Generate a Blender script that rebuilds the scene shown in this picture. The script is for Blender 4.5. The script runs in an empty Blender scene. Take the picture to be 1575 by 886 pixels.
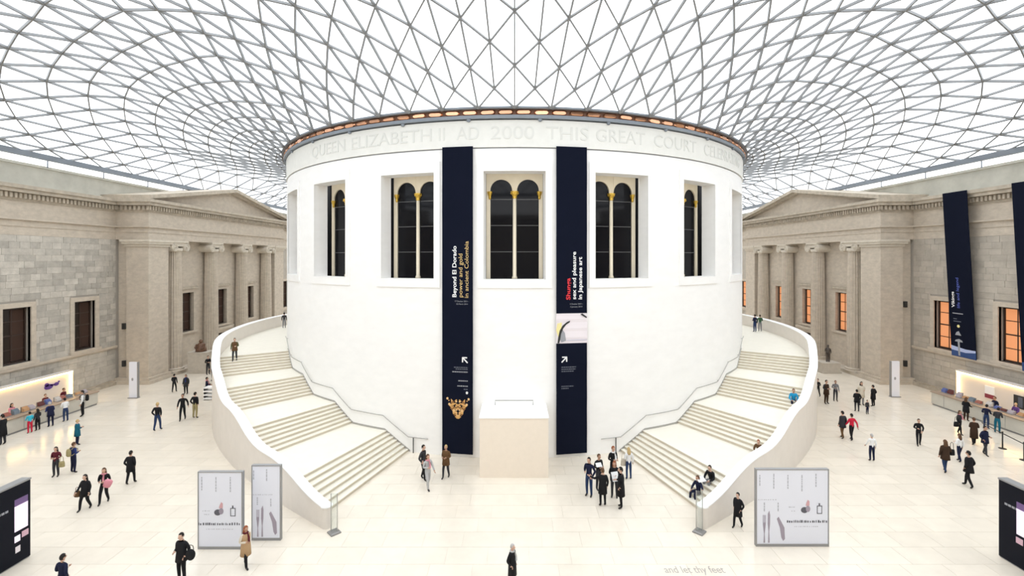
import bpy, bmesh, math, random
from mathutils import Vector, Matrix
random.seed(7)
scene = bpy.context.scene
COL = scene.collection
PI = math.pi
R_ = math.radians

# ---------------------------------------------------------------- camera, sky, exposure
FPX, CXP, CYP, CAMZ = 726.0, 791.5, 397.0, 11.5
cd = bpy.data.cameras.new('camera')
cd.sensor_width = 36.0
cd.lens = 36.0 * FPX / 1575.0
cd.shift_x = -(CXP - 787.5) / 1575.0
cd.shift_y = -(443.0 - CYP) / 1575.0
cd.clip_end = 500
cam = bpy.data.objects.new('camera', cd)
COL.objects.link(cam)
cam.location = (0, 0, CAMZ)
cam.rotation_euler = (PI / 2, 0, 0)
scene.camera = cam

SKY_STRENGTH = 1.5
world = bpy.data.worlds.new('world')
scene.world = world
world.use_nodes = True
wn = world.node_tree
wn.nodes.clear()
w_out = wn.nodes.new('ShaderNodeOutputWorld')
w_bg = wn.nodes.new('ShaderNodeBackground')
w_tc = wn.nodes.new('ShaderNodeTexCoord')
w_no = wn.nodes.new('ShaderNodeTexNoise')
w_no.inputs['Scale'].default_value = 2.2
w_no.inputs['Detail'].default_value = 3
w_rp = wn.nodes.new('ShaderNodeValToRGB')
w_rp.color_ramp.elements[0].position = 0.35
w_rp.color_ramp.elements[0].color = (0.90, 0.955, 1.0, 1)
w_rp.color_ramp.elements[1].position = 0.6
w_rp.color_ramp.elements[1].color = (1.0, 1.0, 1.0, 1)
wn.links.new(w_tc.outputs['Generated'], w_no.inputs['Vector'])
wn.links.new(w_no.outputs['Fac'], w_rp.inputs['Fac'])
wn.links.new(w_rp.outputs['Color'], w_bg.inputs['Color'])
w_bg.inputs['Strength'].default_value = SKY_STRENGTH
wn.links.new(w_bg.outputs['Background'], w_out.inputs['Surface'])

vs = scene.view_settings
vs.view_transform = 'Standard'
vs.look = 'None'
vs.gamma = 1.0
vs.use_curve_mapping = False
vs.exposure = 0.92

# ---------------------------------------------------------------- materials
MATS = {}


def mat(name, col, rough=0.6, metal=0.0, spec=0.5, noise=0.0, nscale=3.0, rand=0.0, island=False,
        emit=None, estr=0.0, bump=0.0, bscale=20.0, stretch=None):
    if name in MATS:
        return MATS[name]
    m = bpy.data.materials.new(name)
    MATS[name] = m
    m.use_nodes = True
    nt = m.node_tree
    b = nt.nodes['Principled BSDF']
    b.inputs['Base Color'].default_value = (*col, 1)
    b.inputs['Roughness'].default_value = rough
    b.inputs['Metallic'].default_value = metal
    b.inputs['Specular IOR Level'].default_value = spec
    if emit:
        b.inputs['Emission Color'].default_value = (*emit, 1)
        b.inputs['Emission Strength'].default_value = estr
    if noise or rand or island:
        rgb = nt.nodes.new('ShaderNodeRGB')
        rgb.outputs[0].default_value = (*col, 1)
        src = rgb.outputs[0]
        fac = None
        if noise:
            tc = nt.nodes.new('ShaderNodeNewGeometry')
            mp = nt.nodes.new('ShaderNodeMapping')
            if stretch:
                mp.inputs['Scale'].default_value = stretch
            nt.links.new(tc.outputs['Position'], mp.inputs['Vector'])
            n = nt.nodes.new('ShaderNodeTexNoise')
            n.inputs['Scale'].default_value = nscale
            n.inputs['Detail'].default_value = 5
            n.inputs['Roughness'].default_value = 0.65
            nt.links.new(mp.outputs['Vector'], n.inputs['Vector'])
            mr = nt.nodes.new('ShaderNodeMapRange')
            mr.inputs['From Min'].default_value = 0.3
            mr.inputs['From Max'].default_value = 0.7
            mr.inputs['To Min'].default_value = 1 - noise
            mr.inputs['To Max'].default_value = 1 + noise
            nt.links.new(n.outputs['Fac'], mr.inputs['Value'])
            fac = mr.outputs['Result']
        if rand:
            if island:
                g = nt.nodes.new('ShaderNodeNewGeometry')
                rs = g.outputs['Random Per Island']
            else:
                oi = nt.nodes.new('ShaderNodeObjectInfo')
                rs = oi.outputs['Random']
            mr2 = nt.nodes.new('ShaderNodeMapRange')
            mr2.inputs['To Min'].default_value = 1 - rand
            mr2.inputs['To Max'].default_value = 1 + rand
            nt.links.new(rs, mr2.inputs['Value'])
            if fac is not None:
                mu = nt.nodes.new('ShaderNodeMath')
                mu.operation = 'MULTIPLY'
                nt.links.new(fac, mu.inputs[0])
                nt.links.new(mr2.outputs['Result'], mu.inputs[1])
                fac = mu.outputs[0]
            else:
                fac = mr2.outputs['Result']
        vm = nt.nodes.new('ShaderNodeVectorMath')
        vm.operation = 'SCALE'
        nt.links.new(src, vm.inputs[0])
        nt.links.new(fac, vm.inputs['Scale'])
        nt.links.new(vm.outputs['Vector'], b.inputs['Base Color'])
    if bump:
        tc = nt.nodes.new('ShaderNodeNewGeometry')
        n = nt.nodes.new('ShaderNodeTexNoise')
        n.inputs['Scale'].default_value = bscale
        n.inputs['Detail'].default_value = 4
        nt.links.new(tc.outputs['Position'], n.inputs['Vector'])
        bp = nt.nodes.new('ShaderNodeBump')
        bp.inputs['Strength'].default_value = bump
        bp.inputs['Distance'].default_value = 0.02
        nt.links.new(n.outputs['Fac'], bp.inputs['Height'])
        nt.links.new(bp.outputs['Normal'], b.inputs['Normal'])
    return m


def glass_mat(name, tint, gloss=0.08, rough=0.05):
    if name in MATS:
        return MATS[name]
    m = bpy.data.materials.new(name)
    MATS[name] = m
    m.use_nodes = True
    nt = m.node_tree
    nt.nodes.clear()
    o = nt.nodes.new('ShaderNodeOutputMaterial')
    t = nt.nodes.new('ShaderNodeBsdfTransparent')
    t.inputs['Color'].default_value = (*tint, 1)
    g = nt.nodes.new('ShaderNodeBsdfGlossy')
    g.inputs['Roughness'].default_value = rough
    mx = nt.nodes.new('ShaderNodeMixShader')
    mx.inputs[0].default_value = gloss
    nt.links.new(t.outputs[0], mx.inputs[1])
    nt.links.new(g.outputs[0], mx.inputs[2])
    nt.links.new(mx.outputs[0], o.inputs['Surface'])
    return m


M_SLAB = mat('floor_stone_slab', (0.77, 0.70, 0.595), rough=0.17, spec=0.5, noise=0.04, nscale=1.2, rand=0.03)
M_SLABI = mat('floor_stone_slabs', (0.77, 0.70, 0.595), rough=0.17, spec=0.5, noise=0.04, nscale=1.2, rand=0.03, island=True)
M_JOINT = mat('floor_joint', (0.68, 0.61, 0.52), rough=0.8)
M_DRUM = mat('drum_white_stone', (0.91, 0.90, 0.88), rough=0.7, noise=0.025, nscale=0.9, bump=0.06, bscale=6, stretch=(1, 1, 2.2))
M_FRIEZE = mat('drum_frieze_stone', (0.81, 0.805, 0.76), rough=0.7, noise=0.03, nscale=2)
M_LETTER = mat('carved_letter', (0.735, 0.735, 0.695), rough=0.8)
M_RISER = mat('stair_stone_shaded_riser', (0.61, 0.545, 0.435), rough=0.6, noise=0.03, nscale=2)  # darker copy of the stair stone: shade on the risers put into the colour
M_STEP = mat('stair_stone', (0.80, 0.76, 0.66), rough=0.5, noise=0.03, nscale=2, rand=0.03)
M_PARAPET = mat('parapet_stone', (0.76, 0.71, 0.65), rough=0.6, noise=0.03, nscale=1.5)
M_COPING = mat('coping_white', (0.90, 0.90, 0.89), rough=0.5)
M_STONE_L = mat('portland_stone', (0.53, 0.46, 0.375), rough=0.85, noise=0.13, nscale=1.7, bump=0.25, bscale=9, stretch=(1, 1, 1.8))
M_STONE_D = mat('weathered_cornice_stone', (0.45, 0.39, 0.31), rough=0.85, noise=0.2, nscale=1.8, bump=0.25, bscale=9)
M_BLOCK = mat('ashlar_block', (0.47, 0.435, 0.38), rough=0.85, noise=0.14, nscale=2.2, rand=0.17, bump=0.25, bscale=10)
M_BLOCKR = mat('ashlar_block_even', (0.44, 0.395, 0.335), rough=0.85, noise=0.12, nscale=1.2, rand=0.08, bump=0.25, bscale=10)
M_WJOINT = mat('ashlar_joint', (0.36, 0.33, 0.29), rough=0.9)
M_PARA = mat('attic_parapet_stone', (0.56, 0.545, 0.475), rough=0.85, noise=0.12, nscale=0.7)
M_STEEL = mat('roof_steel_grey', (0.26, 0.265, 0.27), rough=0.5, spec=0.4)
M_EDGE = mat('edge_beam_bluegrey', (0.24, 0.27, 0.31), rough=0.5)
M_COPPER = mat('polished_copper', (0.80, 0.42, 0.25), rough=0.22, metal=1.0, rand=0.25)
M_CAPITAL = mat('capital_stone_lit_worn', (0.60, 0.54, 0.45), rough=0.8, noise=0.08)  # paler than the portico stone: lighting and wear both put into the colour
M_BRONZE = mat('dark_bronze', (0.16, 0.08, 0.05), rough=0.5, metal=0.6)
M_PANE = glass_mat('roof_glass', (0.97, 0.985, 1.0), gloss=0.03)
M_CREAM = mat('window_cream_paint', (0.84, 0.75, 0.58), rough=0.6, noise=0.03)
M_GOLD = mat('gilded_capital', (0.72, 0.47, 0.08), rough=0.35, metal=0.7)
M_DKGLASS = mat('dark_window_glass', (0.006, 0.006, 0.008), rough=0.06, spec=0.16)
M_TRANSOM = mat('thin_grey_transom', (0.12, 0.12, 0.12), rough=0.6)
M_DARK = mat('dark_void', (0.02, 0.02, 0.025), rough=0.9)
M_NAVY = mat('navy_banner_cloth', (0.0045, 0.0065, 0.017), rough=0.85, spec=0.1)
M_PWHITE = mat('white_print', (0.85, 0.85, 0.85), rough=0.8)
M_PGOLD = mat('gold_print', (0.72, 0.52, 0.22), rough=0.8)
M_PRED = mat('red_print', (0.75, 0.04, 0.05), rough=0.8)
M_PBLUE = mat('blue_print', (0.10, 0.14, 0.5), rough=0.8)
M_PGREY = mat('grey_print_and_groove_shade', (0.33, 0.34, 0.37), rough=0.8)
M_PDGREY = mat('dim_grey_print', (0.10, 0.11, 0.14), rough=0.8)
M_PBLACK = mat('black_print', (0.03, 0.03, 0.03), rough=0.8)
M_PPALE = mat('pale_pink_print', (0.80, 0.74, 0.77), rough=0.8)
M_PYEL = mat('yellow_print', (0.85, 0.75, 0.35), rough=0.8)
M_POSTER = mat('white_poster', (0.76, 0.78, 0.86), rough=0.5)
M_POSTERL = mat('faint_poster_print', (0.46, 0.47, 0.52), rough=0.6)
M_POSTERR = mat('rose_poster_print', (0.62, 0.36, 0.38), rough=0.6)
M_FRAME = mat('grey_metal_frame', (0.30, 0.30, 0.30), rough=0.4, metal=0.3)
M_BOARD = mat('black_board', (0.004, 0.005, 0.011), rough=0.6, spec=0.15)
M_SCREENW = mat('lilac_poster_glow', (0.82, 0.70, 0.84), rough=0.5, emit=(0.9, 0.75, 0.95), estr=0.25)  # faint emission put into the poster material to brighten it
M_SCREENP = mat('purple_poster_patch', (0.16, 0.09, 0.24), rough=0.5)
M_SCREENR = mat('pink_poster_patch', (0.65, 0.42, 0.50), rough=0.5)
M_BOX = mat('cream_box', (0.83, 0.74, 0.63), rough=0.55, noise=0.02)
M_RAIL = mat('brushed_rail', (0.42, 0.41, 0.39), rough=0.35, metal=0.6)
M_CLEAR = glass_mat('clear_sign_glass', (0.93, 0.955, 0.95), gloss=0.08)
M_PLATE = mat('grey_base_plate', (0.27, 0.26, 0.25), rough=0.5, metal=0.4)
M_WOODDK = mat('dark_window_wood', (0.035, 0.018, 0.012), rough=0.5)
M_GLBROWN = mat('brown_dark_glass', (0.022, 0.015, 0.012), rough=0.15, spec=0.3)
M_CURTAIN = mat('rust_curtain', (0.045, 0.02, 0.011), rough=0.9)
M_GLOW = mat('lit_orange_blind', (0.45, 0.2, 0.1), rough=0.8, emit=(0.85, 0.33, 0.13), estr=0.36)
M_LITWALL = mat('desk_back_panel', (0.72, 0.66, 0.60), rough=0.6)
M_STRIP = mat('warm_light_strip', (1, 0.8, 0.5), emit=(1.0, 0.66, 0.24), estr=9.0)
M_COUNTER = mat('counter_stone', (0.58, 0.55, 0.48), rough=0.5, noise=0.04)
M_CTOP = mat('counter_top', (0.36, 0.27, 0.20), rough=0.4)
M_PURPLE = mat('purple_mark', (0.10, 0.04, 0.25), rough=0.6)
M_BRONZEST = mat('brown_bronze', (0.14, 0.07, 0.04), rough=0.5)
M_PLINTH = mat('statue_plinth_stone', (0.50, 0.45, 0.38), rough=0.8, noise=0.1)
M_FTEXT = mat('floor_lettering', (0.36, 0.33, 0.30), rough=0.6)
M_BLACKMET = mat('black_metal', (0.02, 0.02, 0.02), rough=0.4)


# ---------------------------------------------------------------- mesh helpers
class MB:
    def __init__(s):
        s.v, s.f, s.m = [], [], []

    def add(s, verts, faces, mi=0):
        o = len(s.v)
        s.v += [tuple(p) for p in verts]
        s.f += [tuple(i + o for i in f) for f in faces]
        s.m += [mi] * len(faces)

    def box(s, x0, x1, y0, y1, z0, z1, mi=0):
        v = [(x0, y0, z0), (x1, y0, z0), (x1, y1, z0), (x0, y1, z0), (x0, y0, z1), (x1, y0, z1), (x1, y1, z1), (x0, y1, z1)]
        s.add(v, BOXF, mi)

    def obox(s, c, u, v, w, mi=0):
        c, u, v, w = Vector(c), Vector(u), Vector(v), Vector(w)
        P = [c - u - v - w, c + u - v - w, c + u + v - w, c - u + v - w, c - u - v + w, c + u - v + w, c + u + v + w, c - u + v + w]
        s.add(P, BOXF, mi)

    def bar(s, a, b, wid, dep, up=(0, 0, 1), mi=0):
        a, b = Vector(a), Vector(b)
        d = b - a
        L = d.length
        if L < 1e-6:
            return
        d /= L
        up = Vector(up)
        sd = d.cross(up)
        if sd.length < 1e-4:
            sd = d.cross(Vector((1, 0, 0)))
        sd.normalize()
        n = sd.cross(d)
        s.obox((a + b) / 2, d * (L / 2), sd * (wid / 2), n * (dep / 2), mi)

    def tube(s, pts, rad, n=8, mi=0, cap=True):
        pts = [Vector(p) for p in pts]
        if not isinstance(rad, (list, tuple)):
            rad = [rad] * len(pts)
        o = len(s.v)
        ref = Vector((0, 0, 1))
        prev = None
        for i, p in enumerate(pts):
            d = (pts[min(i + 1, len(pts) - 1)] - pts[max(i - 1, 0)])
            d.normalize()
            if prev is None:
                a = d.cross(ref)
                if a.length < 0.05:
                    a = d.cross(Vector((0, 1, 0)))
            else:
                a = prev - d * prev.dot(d)
            a.normalize()
            prev = a
            b = d.cross(a)
            for k in range(n):
                t = 2 * PI * k / n
                s.v.append(tuple(p + (a * math.cos(t) + b * math.sin(t)) * rad[i]))
        for i in range(len(pts) - 1):
            for k in range(n):
                k2 = (k + 1) % n
                s.f.append((o + i * n + k, o + i * n + k2, o + (i + 1) * n + k2, o + (i + 1) * n + k))
                s.m.append(mi)
        if cap:
            s.f.append(tuple(o + k for k in range(n)))
            s.m.append(mi)
            s.f.append(tuple(o + (len(pts) - 1) * n + k for k in reversed(range(n))))
            s.m.append(mi)

    def lathe(s, c, prof, n=20, mi=0, flute=None):
        o = len(s.v)
        for (r, z) in prof:
            for k in range(n):
                t = 2 * PI * k / n
                rr = r
                if flute and k % 2:
                    rr = r - flute
                s.v.append((c[0] + rr * math.cos(t), c[1] + rr * math.sin(t), c[2] + z))
        for i in range(len(prof) - 1):
            for k in range(n):
                k2 = (k + 1) % n
                s.f.append((o + i * n + k, o + i * n + k2, o + (i + 1) * n + k2, o + (i + 1) * n + k))
                s.m.append(mi)
        s.f.append(tuple(o + k for k in reversed(range(n))))
        s.m.append(mi)
        s.f.append(tuple(o + (len(prof) - 1) * n + k for k in range(n)))
        s.m.append(mi)

    def rings(s, rings, mi=0, closed=True, cap=True):
        """loft of equally sized loops"""
        o = len(s.v)
        n = len(rings[0])
        for r in rings:
            s.v += [tuple(p) for p in r]
        for i in range(len(rings) - 1):
            for k in range(n if closed else n - 1):
                k2 = (k + 1) % n
                s.f.append((o + i * n + k, o + i * n + k2, o + (i + 1) * n + k2, o + (i + 1) * n + k))
                s.m.append(mi)
        if cap:
            s.f.append(tuple(o + k for k in reversed(range(n))))
            s.m.append(mi)
            s.f.append(tuple(o + (len(rings) - 1) * n + k for k in range(n)))
            s.m.append(mi)

    def prism(s, poly, ax, d0, d1, mi=0):
        """poly of 2D points extruded; ax maps (u,v,d)->xyz"""
        n = len(poly)
        v = [ax(u, w, d0) for u, w in poly] + [ax(u, w, d1) for u, w in poly]
        f = [tuple(range(n)), tuple(reversed(range(n, 2 * n)))]
        f += [(i, n + i, n + (i + 1) % n, (i + 1) % n) for i in range(n)]
        s.add(v, f, mi)

    def ball(s, c, r, nu=10, nv=7, mi=0):
        if not isinstance(r, (tuple, list)):
            r = (r, r, r)
        o = len(s.v)
        for j in range(1, nv):
            ph = PI * j / nv
            for k in range(nu):
                t = 2 * PI * k / nu
                s.v.append((c[0] + r[0] * math.sin(ph) * math.cos(t), c[1] + r[1] * math.sin(ph) * math.sin(t), c[2] + r[2] * math.cos(ph)))
        s.v.append((c[0], c[1], c[2] + r[2]))
        s.v.append((c[0], c[1], c[2] - r[2]))
        top = len(s.v) - 2
        bot = top + 1
        for j in range(nv - 2):
            for k in range(nu):
                k2 = (k + 1) % nu
                s.f.append((o + j * nu + k, o + (j + 1) * nu + k, o + (j + 1) * nu + k2, o + j * nu + k2))
                s.m.append(mi)
        for k in range(nu):
            k2 = (k + 1) % nu
            s.f.append((top, o + k, o + k2))
            s.m.append(mi)
            s.f.append((bot, o + (nv - 2) * nu + k2, o + (nv - 2) * nu + k))
            s.m.append(mi)

    def mesh(s, name, mats, smooth=False):
        me = bpy.data.meshes.new(name)
        me.from_pydata(s.v, [], s.f)
        for m in (mats if isinstance(mats, (list, tuple)) else [mats]):
            me.materials.append(m)
        if any(s.m):
            me.polygons.foreach_set('material_index', s.m)
        if smooth:
            me.polygons.foreach_set('use_smooth', [True] * len(s.f))
        me.update()
        return me

    def build(s, name, mats, parent=None, smooth=False):
        o = bpy.data.objects.new(name, s.mesh(name, mats, smooth))
        COL.objects.link(o)
        if parent:
            o.parent = parent
        return o


BOXF = [(0, 3, 2, 1), (4, 5, 6, 7), (0, 1, 5, 4), (1, 2, 6, 5), (2, 3, 7, 6), (3, 0, 4, 7)]


def link(name, me, parent=None, loc=None):
    o = bpy.data.objects.new(name, me)
    COL.objects.link(o)
    if parent:
        o.parent = parent
    if loc:
        o.location = loc
    return o


def tag(o, label=None, cat=None, group=None, kind=None):
    if label:
        o['label'] = label
    if cat:
        o['category'] = cat
    if group:
        o['group'] = group
    if kind:
        o['kind'] = kind
    return o


def empty(name, loc=(0, 0, 0), rz=0.0):
    o = bpy.data.objects.new(name, None)
    o.empty_display_size = 0.2
    COL.objects.link(o)
    o.location = loc
    o.rotation_euler = (0, 0, rz)
    return o


def floor_pt(px, py, z=0.0):
    """world point at height z for a measured pixel (1575x886 frame)"""
    y = FPX * (CAMZ - z) / (py - CYP)
    return Vector(((px - CXP) / FPX * y, y, z))


# lettering: all strings turned to meshes in one go
_texts = {}


def prepare_texts(lst):
    tmp = []
    for s, off in lst:
        c = bpy.data.curves.new('t', 'FONT')
        c.body = s
        c.size = 1.0
        c.offset = off
        c.resolution_u = 3
        o = bpy.data.objects.new('t', c)
        COL.objects.link(o)
        tmp.append((s, o, c))
    bpy.context.view_layer.update()
    dg = bpy.context.evaluated_depsgraph_get()
    for s, o, c in tmp:
        me = bpy.data.meshes.new_from_object(o.evaluated_get(dg))
        V = [tuple(v.co) for v in me.vertices]
        F = [tuple(p.vertices) for p in me.polygons]
        x0 = min(v[0] for v in V)
        x1 = max(v[0] for v in V)
        V = [(v[0] - x0, v[1]) for v in V]
        _texts[s] = (V, F, x1 - x0)
        bpy.data.meshes.remove(me)
    for s, o, c in tmp:
        bpy.data.objects.remove(o)
        bpy.data.curves.remove(c)


def put_text(s, fn, name, material, parent=None, depth=None):
    """one part per word; fn(u in 0..1 of width, v in glyph units, d) -> xyz"""
    V, F, W = _texts[s]
    iv = sorted((min(V[i][0] for i in f), max(V[i][0] for i in f), k) for k, f in enumerate(F))
    words, end = [], -9
    for x0, x1, k in iv:
        if x0 - end > 0.15:
            words.append([])
        words[-1].append(k)
        end = max(end, x1)
    for ks in words:
        fs = [F[k] for k in ks]
        used = sorted({i for f in fs for i in f})
        mp = {i: n for n, i in enumerate(used)}
        fs = [tuple(mp[i] for i in f) for f in fs]
        vs_ = [V[i] for i in used]
        mb = MB()
        mb.add([fn(x / W, y, 0.0) for x, y in vs_], fs)
        if depth:
            # give the letters a body: side walls down to the surface
            cnt = {}
            for f in fs:
                for i in range(len(f)):
                    e = (f[i], f[(i + 1) % len(f)])
                    cnt.setdefault((min(e), max(e)), []).append(e)
            o = len(mb.v)
            mb.v += [fn(x / W, y, -depth) for x, y in vs_]
            for es in cnt.values():
                if len(es) == 1:
                    a, b = es[0]
                    mb.f.append((a, o + a, o + b, b))
                    mb.m.append(0)
        mb.build(name, material, parent)


prepare_texts([(w, 0.0) for w in ['QUEEN', 'ELIZABETH', 'II', 'AD', '2000', 'THIS', 'GREAT', 'COURT', 'CELEBRATING',
                                  'and let thy feet', 'millenniums hence', 'in ancient Colombia', 'power and gold',
                                  '17 October 2013 –', '23 March 2014', '3 October 2013 –', '5 January 2014', 'life and legend']] +
              [(w, 0.02) for w in ['Beyond El Dorado', 'Shunga', 'sex and pleasure', 'in Japanese art', 'Vikings']])

# ================================================================ SETTING
DC = 47.9          # y of the drum centre
RD = 20.8          # drum radius
WX = 36.5          # court half width
Y0, Y1 = -1.5, 99.0


def pol(r, a, z):
    """a in degrees, 0 = towards the camera, positive = right"""
    t = R_(a)
    return (r * math.sin(t), DC - r * math.cos(t), z)


def proj(p):
    d = max(p[1], 0.5)
    return (CXP + FPX * p[0] / d, CYP - FPX * (p[2] - CAMZ) / d)


# ---------------------------------------------------------------- floor
fb = MB()
fb.box(-WX - 1, WX + 1, Y0 - 1, Y1 + 1, -0.4, -0.012)
floor = fb.build('floor', M_JOINT)
tag(floor, 'pale cream stone floor of the great court', 'floor', kind='structure')
SL, SW, GAP = 1.6, 1.05, 0.012
slab_me = MB()
slab_me.box(-SL / 2 + GAP / 2, SL / 2 - GAP / 2, -SW / 2 + GAP / 2, SW / 2 - GAP / 2, -0.012, 0)
slab_me = slab_me.mesh('slab', M_SLAB)
slabs = []
row = 0
y = 13.0
while y < 80:
    x = -WX + (row % 3) * 0.53
    while x < WX:
        if math.hypot(x, y - DC) > RD - 2.5 and abs(x) < y * 1.25:
            slabs.append((x, y))
        x += SL
    y += SW
    row += 1


def slab_area(s):
    x, y = s
    u, v = proj((x, y, 0))
    if u < -20 or u > 1595 or v > 890:
        return 0
    return 1.0 / y ** 3


slabs.sort(key=slab_area, reverse=True)
for x, y in slabs[:300]:
    link('floor_slab', slab_me, floor, (x, y, 0))
mb = MB()
for x, y in slabs[300:]:
    mb.box(x - SL / 2 + GAP / 2, x + SL / 2 - GAP / 2, y - SW / 2 + GAP / 2, y + SW / 2 - GAP / 2, -0.012, 0)
o = mb.build('floor_slabs', M_SLABI, floor)
o['kind'] = 'stuff'

# engraved line of verse in the floor
for s, x0, x1, yb, sz in (('and let thy feet', 5.52, 7.72, 17.24, 0.55), ('millenniums hence', 5.52, 8.05, 16.55, 0.55)):
    put_text(s, lambda u, v, d, x0=x0, x1=x1, yb=yb, sz=sz: (x0 + u * (x1 - x0), yb + v * sz, 0.003), 'floor_lettering', M_FTEXT, floor)

# ---------------------------------------------------------------- drum wall
BAY = 18.0
OPH = 4.9
ZS, ZH = 10.27, 16.5
ZF, ZT = 17.8, 19.42
VIS = range(-3, 4)
mb = MB()


def sector(mb, r0, r1, a0, a1, z0, z1, n=None, mi=0):
    """solid curved block between two radii (r may be functions of angle), z1 may be a function"""
    n = n or max(1, int(abs(a1 - a0) / 1.5 + 0.5))
    fr0 = r0 if callable(r0) else (lambda a: r0)
    fr1 = r1 if callable(r1) else (lambda a: r1)
    fz0 = z0 if callable(z0) else (lambda a: z0)
    fz1 = z1 if callable(z1) else (lambda a: z1)
    rings = []
    for i in range(n + 1):
        a = a0 + (a1 - a0) * i / n
        rings.append([pol(fr0(a), a, fz0(a)), pol(fr1(a), a, fz0(a)), pol(fr1(a), a, fz1(a)), pol(fr0(a), a, fz1(a))])
    mb.rings(rings, mi)


for k in range(-10, 10):
    c = k * BAY
    if k in VIS:
        sector(mb, RD - 0.9, RD, c - OPH, c + OPH, 0, ZS, 8)
        sector(mb, RD - 0.9, RD, c - OPH, c + OPH, ZH, ZF, 8)
        sector(mb, RD - 0.9, RD, c + OPH, c + BAY - OPH, 0, ZF, 8)
    else:
        sector(mb, RD - 0.9, RD, c - OPH, c + BAY - OPH, 0, ZF, 12)
# inner core so that nothing shows through
sector(mb, RD - 3.2, RD - 3.0, -180, 180, 0, ZT, 72, 1)
drum = mb.build('wall_center', [M_DRUM, M_DARK])
tag(drum, 'round white stone drum standing in the middle of the court', 'wall', kind='structure')
mb = MB()
sector(mb, RD - 0.9, RD + 0.07, -180, 180, ZF + 0.07, ZT, 120)
sector(mb, RD - 0.9, RD - 0.05, -180, 180, ZF, ZF + 0.07, 120, 1)  # groove under the frieze, its thin shadow line put into grey colour
mb.build('frieze', [M_FRIEZE, M_PGREY], drum)


def px_angle(px, R=RD + 0.07):
    t = (px - CXP) / FPX
    a, b, c = 1 + t * t, -2 * DC, DC * DC - R * R
    d = max(0.0, b * b - 4 * a * c)
    yy = (-b - math.sqrt(d)) / (2 * a)
    return math.degrees(math.atan2(t * yy, DC - yy))


for w, p0, p1 in (('QUEEN', 480, 531), ('ELIZABETH', 541, 664), ('II', 675, 684), ('AD', 702, 737), ('2000', 755, 822), ('THIS', 840, 905),
                  ('GREAT', 917, 992), ('COURT', 1006, 1071), ('CELEBRATING', 1083, 1124)):
    a0, a1 = px_angle(p0), px_angle(p1)
    if w == 'CELEBRATING':
        a1 = a0 + 18
    put_text(w, lambda u, v, d, a0=a0, a1=a1: pol(RD + 0.088 + d, a0 + u * (a1 - a0), 18.33 + v * 1.08), 'lettering', M_LETTER, drum, depth=0.018)

# rim: gutter ring and copper panels under the glass roof
RIM = 21.2
mb = MB()
sector(mb, RD - 0.6, RD + 0.26, -180, 180, ZT + 0.06, ZT + 0.24, 128)
trim = mb.build('trim_1', M_EDGE)
tag(trim, 'blue grey gutter ring with copper panels around the top of the drum', 'trim', kind='structure')
mb = MB()
sector(mb, RD - 0.4, RD + 0.16, -180, 180, ZT + 0.24, 20.02, 128)
mb.build('backing_ring', M_BRONZE, trim)
mb = MB()
sector(mb, RD + 0.1, RD + 0.42, -180, 180, 20.0, 20.1, 128)
mb.build('rim_tube', M_EDGE, trim)
cp = MB()
hw, hh = 0.44, 0.17
poly = []
for i in range(6):
    t = -PI / 2 + PI * i / 5
    poly.append((hw - hh + hh * math.cos(t), hh * math.sin(t)))
for i in range(6):
    t = PI / 2 + PI * i / 5
    poly.append((-hw + hh + hh * math.cos(t), hh * math.sin(t)))
# convex capsule: outer loop on the surface, inner loop proud
lo = [(u, 0.0, w) for u, w in poly]
li = [(u * 0.86, -0.10, w * 0.55 - 0.03) for u, w in poly]
cp.rings([lo, li], cap=True)
cp_me = cp.mesh('copper_panel', M_COPPER)
for i in range(128):
    a = (i + 0.5) * 360 / 128
    o = link('copper_panel', cp_me, trim, pol(RD + 0.16, a, 19.83))
    o.rotation_euler = (random.uniform(-0.3, 0.3), random.uniform(-0.04, 0.04), R_(a))
for i in range(32):
    a = i * 360 / 32 + 4
    mb = MB()
    mb.ball((0, 0, 0), (0.13, 0.1, 0.12), 8, 6)
    if i == 0:
        blob = mb.mesh('gutter_bracket', M_EDGE)
    o = link('gutter_bracket', blob, trim, pol(RD + 0.14, a, ZT + 0.0))
    o.rotation_euler = (0, 0, R_(a))

# ---------------------------------------------------------------- drum windows
PW, PZ0, PZ1 = 1.7, ZS - 0.12, 16.75       # half width, bottom, top of the painted panel
OW0, OW1 = 0.15, 1.46                # opening from mullion to jamb
ZSP = 15.58                          # springing
TH = 0.16


def arch_panel():
    mb = MB()
    A = lambda u, w, d: (u, d, w)
    for s in (-1, 1):
        mb.box(min(s * OW1, s * PW), max(s * OW1, s * PW), 0, TH, PZ0, PZ1)
        r = (OW1 - OW0) / 2
        c = (OW1 + OW0) / 2
        n = 14
        for i in range(n):
            t0, t1 = PI - PI * i / n, PI - PI * (i + 1) / n
            p = [(c + r * math.cos(t0), ZSP + r * math.sin(t0)), (c + r * math.cos(t1), ZSP + r * math.sin(t1))]
            q = [(p[1][0], PZ1), (p[0][0], PZ1)]
            mb.prism([(s * a, b) for a, b in p + q], A, 0, TH)
    mb.box(-OW0, OW0, 0.02, TH, ZSP - 0.1, PZ1)
    mb.box(-PW, PW, 0.0, TH, PZ0, PZ0 + 0.06)
    return mb.mesh('window_panel', M_CREAM)


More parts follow.
